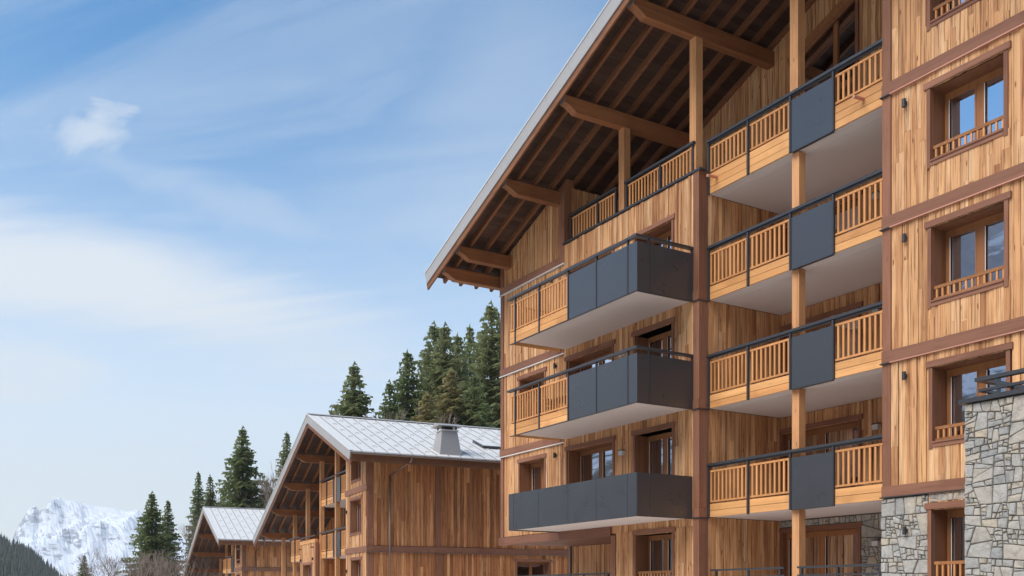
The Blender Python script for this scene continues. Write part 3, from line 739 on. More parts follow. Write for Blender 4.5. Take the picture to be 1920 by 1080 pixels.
# --- loggia: inner side wall, back wall with sliding doors
sw = slab_wall('wall', main, 'reveal', 'x', .22, 13.4, 0, 13.0, 20.12, 20.3)
for z0, z1, sd in ((.95, 3.85, 41), (4.1, 6.80, 42), (7.05, 9.74, 43), (10.0, 12.62, 44)): clad(clm, sw, 'x', .225, 3.0, z0, z1, 20.12, seed=sd)
BW = [(17.36, 20.0, .97, 3.50), (17.36, 20.0, 4.10, 6.33), (17.36, 20.0, 7.05, 9.26), (17.36, 20.0, 10.0, 12.2)]
bw = slab_wall('wall', main, 'reveal', 'y', 14.2, 20.12, 0, 12.62, 3.0, 3.3, BW)
for (z0, z1), h, sd in (((4.1, 6.8), BW[1], 51), ((7.05, 9.74), BW[2], 52), ((10.0, 12.62), BW[3], 53)): clad(clm, bw, 'y', 14.2, 20.1, z0, z1, 3.0, [h], seed=sd)
for i, h in enumerate(BW): window(main, 3.0, *h, sill=False, depth=.16, cur=((.02, .22), (.70, .98), (.05, .3), (.75, .98))[i])
sm = MB(); sm.box(2.965, 2.997, 14.21, 17.35, .94, 3.84); sm.box(2.965, 2.997, 17.35, 20.1, 3.52, 3.84); sm = sm.build('stone_wall', 'mortar', main)
stone_face(sm, 'y', 2.965, 14.22, 17.24, 1.4, 3.84, 61); stone_face(sm, 'y', 2.965, 17.24, 20.1, 3.66, 3.84, 62)
for z in (3.0, 5.98, 8.92, 11.9): wall_lamp(main, 2.97, 16.72, z, True)
# --- loggia balconies
for nm, zb in LV.items():
    if nm == 'E': continue
    top = nm == 'A'
    box('drip_groove', main, 'zinc', .62, .635, 14.23, 20.07, zb + .006, zb + .0115)
    s = MB(); s.box(.30, 3.0, 14.215, 20.085, zb + .012, zb + .25); bal = s.build('balcony', 'plaster', main)
    x = .235
    secs = [(18.60, 20.07), (17.14, 18.53), (14.42, 15.76)]
    for a, c in secs: picket_section(bal, x, a, c, zb, 3 if top else 2)
    for p in (20.045, 18.565, 17.115, 15.79): steel_post(bal, x - .055, p, zb - .02, zb + 1.37)
    box('privacy_panel', bal, 'panel', x - .03, x - .01, 15.82, 17.09, zb - .015, zb + 1.25)
    box('drip_edge', bal, 'metal', x - .035, x + .06, 15.82, 17.09, zb - .028, zb - .017)
    box('handrail', bal, 'metal', x - .07, x + .06, 14.22, 20.10, zb + 1.385, zb + 1.45)
    box('handrail_underside', bal, 'metal', x - .02, x + .03, 14.23, 20.08, zb + 1.345, zb + 1.384)
    if top:
        for y in (14.95, 19.75):
            b = MB(); b.tube((x - .34, y, zb + .33), (x + .05, y, zb + .36), .04, .04, 10); b.build('water_spout', 'copper', bal)
    z1 = {'D': 3.84, 'C': 6.79, 'B': 9.73, 'A': 12.61}[nm]; z0 = {'D': .95, 'C': 4.1, 'B': 7.05, 'A': 9.99}[nm]
    box('support_post', main, 'post', .34, .56, 16.96, 17.19, z0, z1)
# --- projecting balconies on the left block
def side_balcony(zb, full):
    s = MB(); s.box(-1.97, LP - .04, 20.40, 26.50, zb + .012, zb + .25); bal = s.build('balcony', 'plaster', main)
    x = -2.0; zt = zb + 1.28
    if full:
        ed = [26.93, 26.62, 25.15, 23.55, 22.16, 20.74, 20.35]
        for a, c in zip(ed[1:], ed): box('cladding_panel', bal, 'panel', x - .02, x, a + .006, c - .006, zb - .02, zb + 1.14)
        for a, c in ((-2.02, -1.62), (-1.60, -.12)): box('cladding_panel', bal, 'panel', a, c, 20.33, 20.348, zb - .02, zb + 1.14)
        box('cladding_panel', bal, 'panel', -2.0, -.12, 26.915, 26.93, zb - .02, zb + 1.14)
        for y in (26.6, 25.15, 23.55, 22.16, 20.74): steel_post(bal, x + .003, y, zb, zb + 1.1)
        box('edge_fill', bal, 'plaster', -1.97, LP - .04, 26.502, 26.90, zb + .012, zb + .25)
        return bal
    for a, c in ((25.15, 26.50), (23.58, 25.09)): picket_section(bal, x, a, c, zb)
    b_ = .366 / 2
    for k in range(2): box('fascia_board', bal, 'fascia', x, x + .04, 26.56, 26.86, zb + b_ * k + .003, zb + b_ * (k + 1) - .003)
    for k in range(2): box('fascia_board', bal, 'fascia', -1.95, -.1, 26.82, 26.86, zb + b_ * k + .003, zb + b_ * (k + 1) - .003)
    for zz0, zz1 in ((.405, .45), (1.22, 1.27)):
        box('baluster_rail', bal, 'picket', x + .004, x + .05, 26.56, 26.86, zb + zz0, zb + zz1); box('baluster_rail', bal, 'picket', -1.94, -.1, 26.81, 26.855, zb + zz0, zb + zz1)
    for k in range(2): box('baluster', bal, 'picket', x + .012, x + .042, 26.62 + .14 * k, 26.67 + .14 * k, zb + .45, zb + 1.22)
    for k in range(12): box('baluster', bal, 'picket', -1.85 + .148 * k, -1.80 + .148 * k, 26.815, 26.85, zb + .45, zb + 1.22)
    for y in (26.53, 25.12, 23.55, 22.16, 20.74): steel_post(bal, x - .03, y, zb - .02, zb + 1.40)
    ed = [23.53, 22.16, 20.74, 20.35]
    for a, c in zip(ed[1:], ed): box('privacy_panel', bal, 'panel', x - .015, x + .005, a + (.027 if a > 20.5 else 0), c - .027, zb - .01, zt)
    for a, c in ((-2.015, -1.64), (-1.59, -.12)): box('privacy_panel', bal, 'panel', a, c, 20.33, 20.348, zb - .01, zt)
    for xx in (-1.615, -.10): box('rail_post', bal, 'metal', xx - .025, xx + .025, 20.32, 20.37, zb - .02, zb + 1.40)
    box('drip_edge', bal, 'metal', x - .02, x + .03, 20.33, 26.86, zb - .022, zb - .0); box('drip_edge', bal, 'metal', -1.97, -.1, 20.325, 20.40, zb - .022, zb - .0)
    box('handrail', bal, 'metal', x - .06, x + .07, 20.31, 26.95, zb + 1.40, zb + 1.465)
    box('handrail', bal, 'metal', x + .07, -.07, 20.31, 20.44, zb + 1.40, zb + 1.464)
    return bal
side_balcony(LV['B'] + .01, False); side_balcony(LV['C'] + .02, False); side_balcony(LV['D'] - .02, True)
# --- roof terrace on the left block
tf = MB(); tf.box(0, 13, 20.32, 26.62, 12.64, 12.88); tf.build('terrace_floor', 'plaster', main)
tb = MB(); tb.box(-.13, .12, 20.02, 26.66, 13.22, 13.28); par = tb.build('terrace_railing', 'metal', main)
box('handrail', par, 'metal', -.09, .04, 20.33, 23.42, 14.05, 14.115); box('handrail', par, 'metal', -.09, .04, 23.84, 26.36, 14.05, 14.115)
for p in (26.31, 24.83, 23.90, 23.36, 21.80, 20.42): steel_post(par, -.05, p, 13.28, 14.05)
for a, c in ((24.88, 26.26), (23.94, 24.78), (21.86, 23.30), (20.46, 21.75)):
    box('baluster_rail', par, 'picket', -.03, .015, a, c, 13.95, 13.995)
    n = round((c - a) / .15)
    for i in range(n):
        y = a + (c - a) * (i + .5) / n; box('baluster', par, 'picket', -.022, .01, y - .026, y + .026, 13.283, 13.95)
for y0, y1 in ((23.53, 23.79), (20.32, 20.58)): box('support_post', main, 'post', .0, .24, y0, y1, 13.285, min(RM(y0), RM(y1)) - .42)
box('support_post', main, 'post', .30, .54, 16.96, 17.22, 12.9, RM(17.1) - .44)
# terrace end wall (faces the camera side) and recessed gable wall with raking glazing
ew = slab_wall('wall', main, 'reveal', 'x', .2, 13, 12.7, 15.0, 26.66, 26.9)
clad(clm, ew, 'x', .2, 3.0, 12.9, RM(26.9) + .02, 26.66, seed=71)
rake = lambda u: RM(u) - 1.02
gw = MB()
def strip(b, y0, y1, za, zb_):
    b.poly([(3.0, y0, za(y0)), (3.25, y0, za(y0)), (3.25, y1, za(y1)), (3.0, y1, za(y1)), (3.0, y0, zb_(y0)), (3.25, y0, zb_(y0)), (3.25, y1, zb_(y1)), (3.0, y1, zb_(y1))], CUBE_F)
flo = lambda u: 12.88
tp = lambda u: RM(u) + .18
strip(gw, 14.2, 17.1, flo, lambda u: RM(17.1) + .1); strip(gw, 17.1, 17.38, flo, tp); strip(gw, 17.38, 19.6, rake, tp); strip(gw, 19.6, 26.7, flo, tp)
gw = gw.build('gable_wall', 'reveal', main)
clad(clm, gw, 'y', 19.62, 26.65, 12.9, lambda u: RM(u) + .12, 3.0, seed=72)
clad(clm, gw, 'y', 17.42, 19.6, lambda u: rake(u) + .12, lambda u: RM(u) + .12, 3.0, seed=73)
clad(clm, gw, 'y', 14.2, 17.34, 12.9, lambda u: min(RM(u), 18.6) + .1, 3.0, seed=74)
L_ = 2.3 / math.cos(math.atan(SL)); mid = 18.5
box('raking_lintel', main, 'beam', 2.80, 2.97, mid - L_ / 2, mid + L_ / 2, rake(mid) - .10, rake(mid) + .12, -math.atan(SL))
gl = MB()
for y0, y1 in ((17.38, 17.48), (18.12, 18.26), (19.5, 19.6)):
    gl.poly([(3.05, y0, 12.9), (3.15, y0, 12.9), (3.15, y1, 12.9), (3.05, y1, 12.9), (3.05, y0, rake(y0) - .02), (3.15, y0, rake(y0) - .02), (3.15, y1, rake(y1) - .02), (3.05, y1, rake(y1) - .02)], CUBE_F)
gl = gl.build('window', 'frame', main)
for y0, y1 in ((17.48, 18.12), (18.26, 19.5)):
    b = MB(); b.poly([(3.09, y0, 12.9), (3.10, y0, 12.9), (3.10, y1, 12.9), (3.09, y1, 12.9), (3.09, y0, rake(y0) - .04), (3.10, y0, rake(y0) - .04), (3.10, y1, rake(y1) - .04), (3.09, y1, rake(y1) - .04)], CUBE_F); b.build('pane', 'glass', gl)
box('jamb_board', gl, 'trimv', 2.93, 2.972, 17.34, 17.44, 12.9, rake(17.4))
box('cross_bar', gl, 'frame', 3.03, 3.12, 17.48, 19.5, 15.35, 15.47)
# --- roof
mr = gable_roof(main, 17.1, RM, SL, 32.2, 8.8, -2.38, 14, (31.3, 30.2, 27.0, 23.66, 20.45, 17.1), -2.13, True, -2.33 + .655 + .03, .655, 3.4)
seams(mr, 17.1, RM, SL, 32.2, -2.0, 13.5, .6, False); seams(mr, 17.1, RM, SL, 8.8, -2.0, 13.5, .6, False)
clm.finish()

# outdoor furniture seen through the balusters
def bench(y, zf, label):
    t = thing('garden_table', label, 'table', (18 - 1.0, y, zf))
    oy = OY[0]; OY[0] = 0
    b = MB()
    for k in range(6): b.box(-.42 + .142 * k, -.42 + .142 * k + .125, -.55, .55, .70, .73, random.random())
    b.build('table_top', 'trim', t)
    for sx in (-.36, .36):
        for sy in (-.48, .48): box('leg', t, 'trimv', sx - .03, sx + .03, sy - .03, sy + .03, 0, .70)
    for sy in (-.8, .8):
        c = thing('garden_chair', 'brown slatted garden chair on the middle projecting balcony, ' + ('nearer' if sy < 0 else 'farther') + ' end of the table', 'chair', (18 - 1.0, y + sy, zf), 0, 'garden chairs on the balcony')
        box('seat', c, 'trim', -.22, .22, -.2, .2, .42, .45)
        for sx in (-.19, .19):
            for s2_ in (-.17, .17): box('leg', c, 'trimv', sx - .018, sx + .018, s2_ - .018, s2_ + .018, 0, .42)
        k = .2 if sy > 0 else -.2
        for zz0 in (.55, .68, .81): box('back_slat', c, 'trim', -.22, .22, k - .012, k + .012, zz0, zz0 + .08)
    OY[0] = oy
bench(25.0, LV['C'] + .275, 'brown slatted garden table behind the balusters of the middle projecting balcony')

# ================================================================== STONE TERRACE IN FRONT
OY[0] = 10.9
sv = thing('stone_terrace', 'stone faced terrace wall with dark metal coping and railing at the right edge', 'terrace', (16, 10.9, 0))
OY[0] = 10.9
bb = MB(); bb.box(.0, 1.9, 5.6, 10.88, -.4, 5.14); core = bb.build('stone_wall', 'mortar', sv)
stone_face(core, 'y', .0, 8.6, 10.9, 1.5, 5.14, 82); stone_face(core, 'y', .0, 6.0, 8.6, 3.2, 5.14, 83); stone_face(core, 'x', 10.88, .0, 1.9, 2.4, 5.14, 84, 1)
box('coping', sv, 'metal', -.10, 1.9, 5.5, 10.97, 5.15, 5.23)
rl = MB(); rl.box(-.0, .13, 5.6, 10.72, 5.52, 5.585); rl.box(.131, 1.85, 10.59, 10.72, 5.521, 5.584); rl = rl.build('railing', 'metal', sv)
box('rail', rl, 'metal', .02, .09, 5.6, 10.66, 5.33, 5.38); box('rail', rl, 'metal', .091, 1.85, 10.59, 10.66, 5.331, 5.379)
for p in (10.3, 9.1, 7.9): steel_post(rl, .03, p, 5.23, 5.52)
steel_post(rl, 1.0, 10.63, 5.23, 5.52)

# ================================================================== SMALLER CHALETS
def chalet(name, label, C, Rr, ridge_u, uL, uR, xv, purl_x, purl, posts, post_x, top_z, low_z, fine, blk=3.72, lb=(10.1, 13.85), lblk_top=None, cap=0, purl_back=3.0):
    OY[0] = 0.0
    t = thing(name, label, 'building', (C[0], C[1], 0), -R(6), 'smaller timber chalets in a row')
    RZ = lambda u: Rr - SL * abs(u - ridge_u)
    cl = Cladding(t, cap)
    # right block
    zt = RZ(0) + .1
    wins = [(.92, 2.79, low_z + .95, low_z + 2.56), (.95, 2.62, max(low_z - 2.9, .2), low_z - .36)]
    if top_z + 1.6 < RZ(.8): wins.append((1.0, 2.60, top_z + .62, min(top_z + 1.72, RZ(.9) - .25)))
    w1 = slab_wall('wall', t, 'reveal', 'y', 0.02, blk, 0, zt - .1, 0, .45, wins)
    g1 = slab_wall('gable_wall', t, 'reveal', 'y', .02, blk, zt - .1, zt, .2, .45, (), lambda u: RZ(u) + .15)
    clad(cl, w1, 'y', .12, blk - .1, .5, lambda u: RZ(u) + .12 if u > .5 else zt, 0, wins, seed=91, width=.17)
    for w in wins: window(t, 0, *w, sill=True, cur=(.3, 1.0), leaves=1, depth=.35)
    for z in sorted({low_z, top_z}):
        if z > RZ(0) - .4: continue
        bd = MB(); bd.box(-.08, 0, -.08, blk + .02, z - .02, z + .25); bd.build('floor_band', 'trim', t)
    for z in (low_z - .95, low_z + 2.0): wall_lamp(t, 0, blk - .25, z)
    box('corner_post', t, 'trimv', -.03, .01, blk - .1, blk, .5, RZ(blk) + .1)
    # side wall towards the camera
    sw_ = slab_wall('wall', t, 'reveal', 'x', .0, 14, 0, zt - .06, .02, .4, [(7.7, 9.5, 1.8, 3.45)] if cap else ())
    hol = [(7.7, 9.5, 1.8, 3.45)] if cap else ()
    clad(cl, sw_, 'x', .28, 3.35, low_z + .27, zt + .05, .02, hol, m='plank2', seed=92, width=.16, join=.2); clad(cl, sw_, 'x', .28, 3.35, .5, low_z - .02, .02, hol, m='plank2', seed=93, width=.16)
    clad(cl, sw_, 'x', 3.64, 14, low_z + .27, zt + .05, .02, hol, m='plank2', seed=94, width=.16, join=.2); clad(cl, sw_, 'x', 3.64, 14, .5, low_z - .02, .02, hol, m='plank2', seed=95, width=.16)
    box('corner_post', t, 'trimv', .0, .275, -.03, .02, .5, zt); box('corner_post', t, 'trimv', 3.352, 3.636, -.035, .02, .5, zt)
    bd = MB(); bd.box(-.079, 14, -.09, .0, low_z - .02, low_z + .25); bo = bd.build('floor_band', 'trim', t)
    box('flashing', bo, 'gutter', -.09, 14, -.11, -.0, low_z - .05, low_z - .022)
    if cap:
        f = MB(); f.box(7.7, 9.5, .28, .34, 1.8, 1.9); f.box(7.7, 9.5, .28, .34, 3.35, 3.45); f.box(8.52, 8.68, .28, .34, 1.9, 3.35); w = f.build('window', 'frame', t)
        for a in (7.7, 8.68): box('pane', w, 'glass', a, a + .82, .30, .31, 1.9, 3.35)
        box('lintel', w, 'trim', 7.55, 9.65, -.06, -.01, 3.46, 3.58)
        for a in (7.6, 9.5): box('jamb_board', w, 'trimv', a, a + .1, -.055, -.01, 1.7, 3.455)
    # loggia
    l0, l1 = blk, lb[0]
    sd = slab_wall('wall', t, 'plank', 'x', .45, 14, 0, RZ(blk), blk - .2, blk)
    bk = slab_wall('wall', t, 'reveal', 'y', blk, uL - 1.2, 0, 1, 3.0, 3.3, (), lambda u: RZ(u) + .17)
    clad(cl, bk, 'y', blk, uL - 1.2, .5, lambda u: RZ(u) + .1, 3.0, [(l0 + 1.2, l0 + 3.6, low_z - 2.8, low_z - .4), (l0 + 1.2, l0 + 3.6, low_z + .3, low_z + 2.4)], m='plank2', seed=96, width=.17)
    for z0 in (low_z - 2.8, low_z + .3):
        if z0 + 2.2 < RZ(l0 + 1): box('window', t, 'glass', 2.95, 2.985, l0 + 1.2, l0 + 3.6, z0, z0 + 2.1)
    lv = [z for z in (low_z, top_z)]
    for z in sorted(set(lv)):
        s = MB(); s.box(.32, 3.0, l0 + .01, l1 - .01, z + .012, z + .25); bal = s.build('balcony', 'plaster', t); x = .25
        pa, pb = l0 + 2.0, l0 + 3.38
        for a, c in ((l0 + .03, pa - .03), (pb + .03, (pb + l1) / 2 - .03), ((pb + l1) / 2 + .03, l1 - .03)): picket_section(bal, x, a, c, z, 2, False)
        box('privacy_panel', bal, 'panel', x - .03, x - .01, pa, pb, z - .02, z + 1.25)
        for p in (pa - .02, pb + .02, (pb + l1) / 2, l1 - .05): steel_post(bal, x - .05, p, z - .02, z + 1.37)
        box('handrail', bal, 'metal', x - .07, x + .06, l0 + .01, l1 + .05, z + 1.385, z + 1.45)
    # left block with its roof terrace, and the end balcony
    if lblk_top:
        b0, b1 = lb
        wl = [(b0 + .85, b0 + 2.9, .6, lblk_top - 1.42)]
        w2 = slab_wall('wall', t, 'reveal', 'y', b0, b1, 0, lblk_top - .02, 0, .4, wl)
        clad(cl, w2, 'y', b0 + .12, b1, .5, lblk_top - .22, 0, wl, seed=97, width=.2)
        for w in wl: window(t, 0, *w, sill=False, cur=(.3, 1.0), leaves=1, depth=.3)
        box('parapet_cap', t, 'fascia', -.06, .1, b0 - .01, b1 + .02, lblk_top - .21, lblk_top)
        slab_wall('wall', t, 'reveal', 'x', .41, 3.0, 0, lblk_top - .03, b0 + .01, b0 + .2)
        clad(cl, w2, 'x', .16, 3.0, .5, lblk_top - .05, b0 + .0, m='plank2', seed=98, width=.17)
        box('corner_post', t, 'trimv', -.05, .12, b0 - .12, b0 + .11, .5, lblk_top - .215)
        for y in (b0 + .45, b1 - .3): wall_lamp(t, 0, y, lblk_top - 1.2)
        for y in (b0 + .4, b1 - .4): box('water_spout', t, 'trim', -.22, .0, y - .04, y + .04, lblk_top - .5, lblk_top - .43)
        hr = MB(); hr.box(-.06, .06, b0, b1, lblk_top + .16, lblk_top + .22); hr.build('terrace_railing', 'metal', t)
        s = MB(); s.box(-.0, 3.0, b1 + .02, b1 + 2.7, low_z + .012, low_z + .25); bal = s.build('balcony', 'plaster', t)
        picket_section(bal, -.04, b1 + .06, b1 + 1.3, low_z, 2, False); picket_section(bal, -.04, b1 + 1.4, b1 + 2.6, low_z, 2, False)
        for p in (b1 + 1.35, b1 + 2.65): steel_post(bal, -.09, p, low_z - .02, low_z + 1.37)
        box('handrail', bal, 'metal', -.11, .03, b1, b1 + 2.8, low_z + 1.385, low_z + 1.45)
    for u in posts:
        zb_ = lblk_top if (lblk_top and lb[0] < u < lb[1]) else .3
        box('support_post', t, 'post', post_x - .11, post_x + .11, u - .11, u + .11, zb_, RZ(u) - .42)
    rf = gable_roof(t, ridge_u, RZ, SL, uL, uR, xv, 14, purl, purl_x, False, xv + .68, .62, 3.2, purl_back=purl_back)
    seams(rf, ridge_u, RZ, SL, uR, xv + .55, 13.8, .6, True)
    # gutter, eaves board and downpipe
    ze = RZ(uR)
    g = MB(); n = 8; vs = []
    for x in (xv + .05, 13.9):
        for i in range(n + 1):
            a = math.pi * i / n; vs.append((x, uR - .10 + .085 * math.cos(a), ze + .20 - .085 * math.sin(a)))
    g.poly(vs, [(i, i + 1, n + 2 + i, n + 1 + i) for i in range(n)]); go = g.build('gutter', 'gutter', rf, smooth=True)
    x = xv + .5
    while x < 13.5: box('gutter_bracket', rf, 'gutter', x - .015, x + .015, uR - .19, uR + .02, ze + .205, ze + .225); x += .6
    box('eaves_board', rf, 'rafter', xv + .06, 13.9, uR + .0, uR + .04, ze - .18, ze + .20)
    d = MB(); px_ = 1.05
    d.tube((px_ + .5, uR - .1, ze + .12), (px_ + .5, uR - .1, ze - .05), .04, .04, 8); d.tube((px_ + .5, uR - .1, ze - .05), (px_, -.1, ze - .55), .04, .04, 8); d.tube((px_, -.1, ze - .55), (px_, -.1, .2), .04, .04, 8)
    d.build('downpipe', 'gutter', rf, smooth=True)
    cl.finish()
    return t, rf, RZ
A6 = R(6); EV = Vector((math.sin(A6), math.cos(A6))); WV = Vector((math.cos(A6), -math.sin(A6)))
t2, rf2, RZ2 = chalet('timber_chalet', 'middle timber chalet with grey metal roof, chimney and gable facing the road', (17.68, 42.68), 10.93, 6.59, 22.1, -1.66, -1.3, -1.07,
    (10.1, 13.5, 16.95, 20.4), (9.95, 6.6, 13.31, 16.8, 20.24), .3, 6.72, 3.83, True, lblk_top=4.95, cap=150)
# chimney and roof window
zc = RZ2(-.75) + .29
ch = MB()
def frus(b, x0, x1, y0, y1, z0a, z1, ins):
    z0n, z0f = RZ2(y0) + .2, RZ2(y1) + .2
    b.poly([(x0, y0, z0n), (x1, y0, z0n), (x1, y1, z0f), (x0, y1, z0f), (x0 + ins, y0 + ins, z1), (x1 - ins, y0 + ins, z1), (x1 - ins, y1 - ins, z1), (x0 + ins, y1 - ins, z1)], CUBE_F)
frus(ch, 3.1, 4.22, -1.3, -.25, 0, 9.52, .17); ch = ch.build('chimney', 'zincd', rf2)
box('chimney_collar', ch, 'zinc', 3.22, 4.10, -1.18, -.37, 9.525, 9.58)
for x in (3.32, 4.0):
    for y in (-1.08, -.47): box('cap_leg', ch, 'metal', x - .03, x + .03, y - .03, y + .03, 9.58, 9.74)
box('flue', ch, 'metal', 3.45, 3.87, -.98, -.57, 9.58, 9.72)
cp = MB(); cp.poly([(3.05, -1.35, 9.74), (4.27, -1.35, 9.74), (4.27, -.2, 9.74), (3.05, -.2, 9.74), (3.05, -.78, 9.92), (4.27, -.78, 9.92)], [(0, 1, 5, 4), (2, 3, 4, 5), (0, 4, 3), (1, 2, 5), (0, 3, 2, 1)]); cp.build('chimney_cap', 'zincd', ch)
sk = MB(); rx = math.atan(SL); sk.box(6.2, 7.2, .75, 2.2, RZ2(1.47) + .30, RZ2(1.47) + .42, 0, rx); sk = sk.build('skylight', 'metal', rf2)
box('pane', sk, 'zinc', 6.27, 7.13, .83, 2.12, RZ2(1.47) + .425, RZ2(1.47) + .44, rx)
vp = MB(); vp.tube((7.8, .3, RZ2(.3) + .2), (7.8, .3, RZ2(.3) + .75), .16, .16, 10); vp.tube((7.8, .3, RZ2(.3) + .75), (7.8, .3, RZ2(.3) + .85), .24, .2, 10); vp.build('roof_vent', 'zincd', rf2)
chalet('timber_chalet', 'farthest timber chalet with grey metal roof, half hidden by the middle chalet', (22.17, 79.96), 9.28, 7.6, 23.4, -1.40, -2.1, -1.9,
    (12.45, 16.56, 20.6), (13.3, 17.1, 21.1, 9.6), .75, 3.86, 3.86, False, lb=(12.2, 13.85), cap=0)
OY[0] = 0.0

# ================================================================== TREES
def spruce_mesh(seed, H, Rm, whorls=56, lean=1.0):
    rg = random.Random(seed); tr = MB(); tr.tube((0, 0, -2), (0, 0, H * .55), H * .014, H * .008, 7); tr.tube((0, 0, H * .55), (0, 0, H), H * .008, .02, 6)
    c = MB()
    for i in range(whorls):
        h = .06 + .94 * (i / whorls) ** .95; z = H * h; rad = Rm * (1 - h) ** .78 * rg.uniform(.72, 1.12) + .12
        nb = rg.randint(6, 9) if h < .9 else 5; a0 = rg.random() * 6.28
        for k in range(nb):
            if rg.random() < .10: continue
            az = a0 + k * math.tau / nb + rg.uniform(-.3, .3); L = rad * rg.uniform(.62, 1.18)
            d = Vector((math.cos(az), math.sin(az), 0)); sd = Vector((-d.y, d.x, 0)); n = max(3, int(L / .16))
            for j in range(n):
                t = (j + .6) / n; p = d * (L * t) + Vector((0, 0, z - L * (.42 * t - .22 * t * t * (1 if h > .3 else .4)) + rg.uniform(-.1, .1)))
                wl = (.28 + .55 * (1 - t)) * min(1.0, .35 + L / 3) * rg.uniform(.5, 1.45)
                for s in (-1, 1):
                    q = p + sd * (s * wl) + d * (.30 * wl) + Vector((0, 0, -wl * rg.uniform(.3, .85)))
                    e = d * rg.uniform(.06, .13) + Vector((0, 0, .035))
                    m_ = (p + q) / 2
                    c.poly([p, m_ - e, q, m_ + e * .9], [(0, 1, 2, 3)])
                if j % 2 == 0:
                    q = p + Vector((rg.uniform(-.1, .1), rg.uniform(-.1, .1), -rg.uniform(.25, .55))); c.poly([p - d * .14, q, p + d * .14], [(0, 1, 2)])
            tip = d * (L * 1.06) + Vector((0, 0, z - L * .22)); p = d * (L * .7) + Vector((0, 0, z - L * .21)); c.poly([p + sd * .12, p - sd * .12, tip], [(0, 1, 2)])
    for k in range(10):
        z = H * (.93 + .007 * k); a = k * 2.4; c.poly([(0, 0, z), (.22 * math.cos(a), .22 * math.sin(a), z - .05), (0, 0, z + .3)], [(0, 1, 2)])
    c.r = [0]
    return tr.mesh('trunk', 'trunk', False, False), c
SPR = []
for i, (H, r_, m_) in enumerate(((20, 5.0, 'needle'), (22, 4.6, 'needle'), (18, 5.0, 'needle'), (20, 5.4, 'needleo'))):
    tm, cm = spruce_mesh(100 + i, H, r_); SPR.append((H, tm, cm.mesh('crown', m_, False, False), cm))
def bare_mesh(seed, H, birch=False):
    rg = random.Random(seed); b = MB()
    def grow(p, d, L, r, lv):
        q = p + d * L; b.tube(p, q, r, r * .68, 5 if lv < 2 else 3)
        if lv >= 6: return
        nk = rg.choice((2, 3, 3)) if lv else 3
        for k in range(nk):
            ax = Vector((rg.uniform(-1, 1), rg.uniform(-1, 1), rg.uniform(-.2, .5))).normalized()
            nd = (d + ax * rg.uniform(.35, .75) + Vector((0, 0, .10))).normalized()
            if k == 0: nd = (d + ax * .18).normalized()
            grow(q, nd, L * rg.uniform(.62, .86), r * (.74 if k == 0 else .6), lv + 1)
    grow(Vector((0, 0, -1)), Vector((rg.uniform(-.08, .08), rg.uniform(-.08, .08), 1)).normalized(), H * .27, H * .011, 0)
    b.r = [0]; return b.mesh('branches', 'bare', False, False)
BARE = [(14, bare_mesh(200 + i, 14)) for i in range(3)]
def plant(px, top, d, kind, label, idx, wide=1.0, h=None, group=None, rz=None):
    """stand a tree at distance d along the compass bearing of px, tall enough to reach its seen height"""
    r = ray(px, 0); x, y = r.x * d, r.y * d; zt = ZC + (HOR - top) / FPX * d; zg = terrain(x, y) - .3
    H = max(5.0, zt - zg)
    rot = idx * 1.7 if rz is None else rz
    if kind == 'spruce':
        H0, tm, cm, _ = SPR[idx % len(SPR)] if idx != 3 else SPR[3]
        t = thing('spruce_tree', label, 'tree', (x, y, zg), rot, group); s = H / H0
        for nm, me in (('trunk', tm), ('crown', cm)):
            o = link(nm, me, t); o.scale = (s * wide, s * wide, s)
    else:
        H0, me = BARE[idx % len(BARE)]; t = thing('bare_tree', label, 'tree', (x, y, zg), rot, group); s = H / H0 / 1.02
        o = link('branches', me, t); o.scale = (s * wide, s * wide, s)
    return t
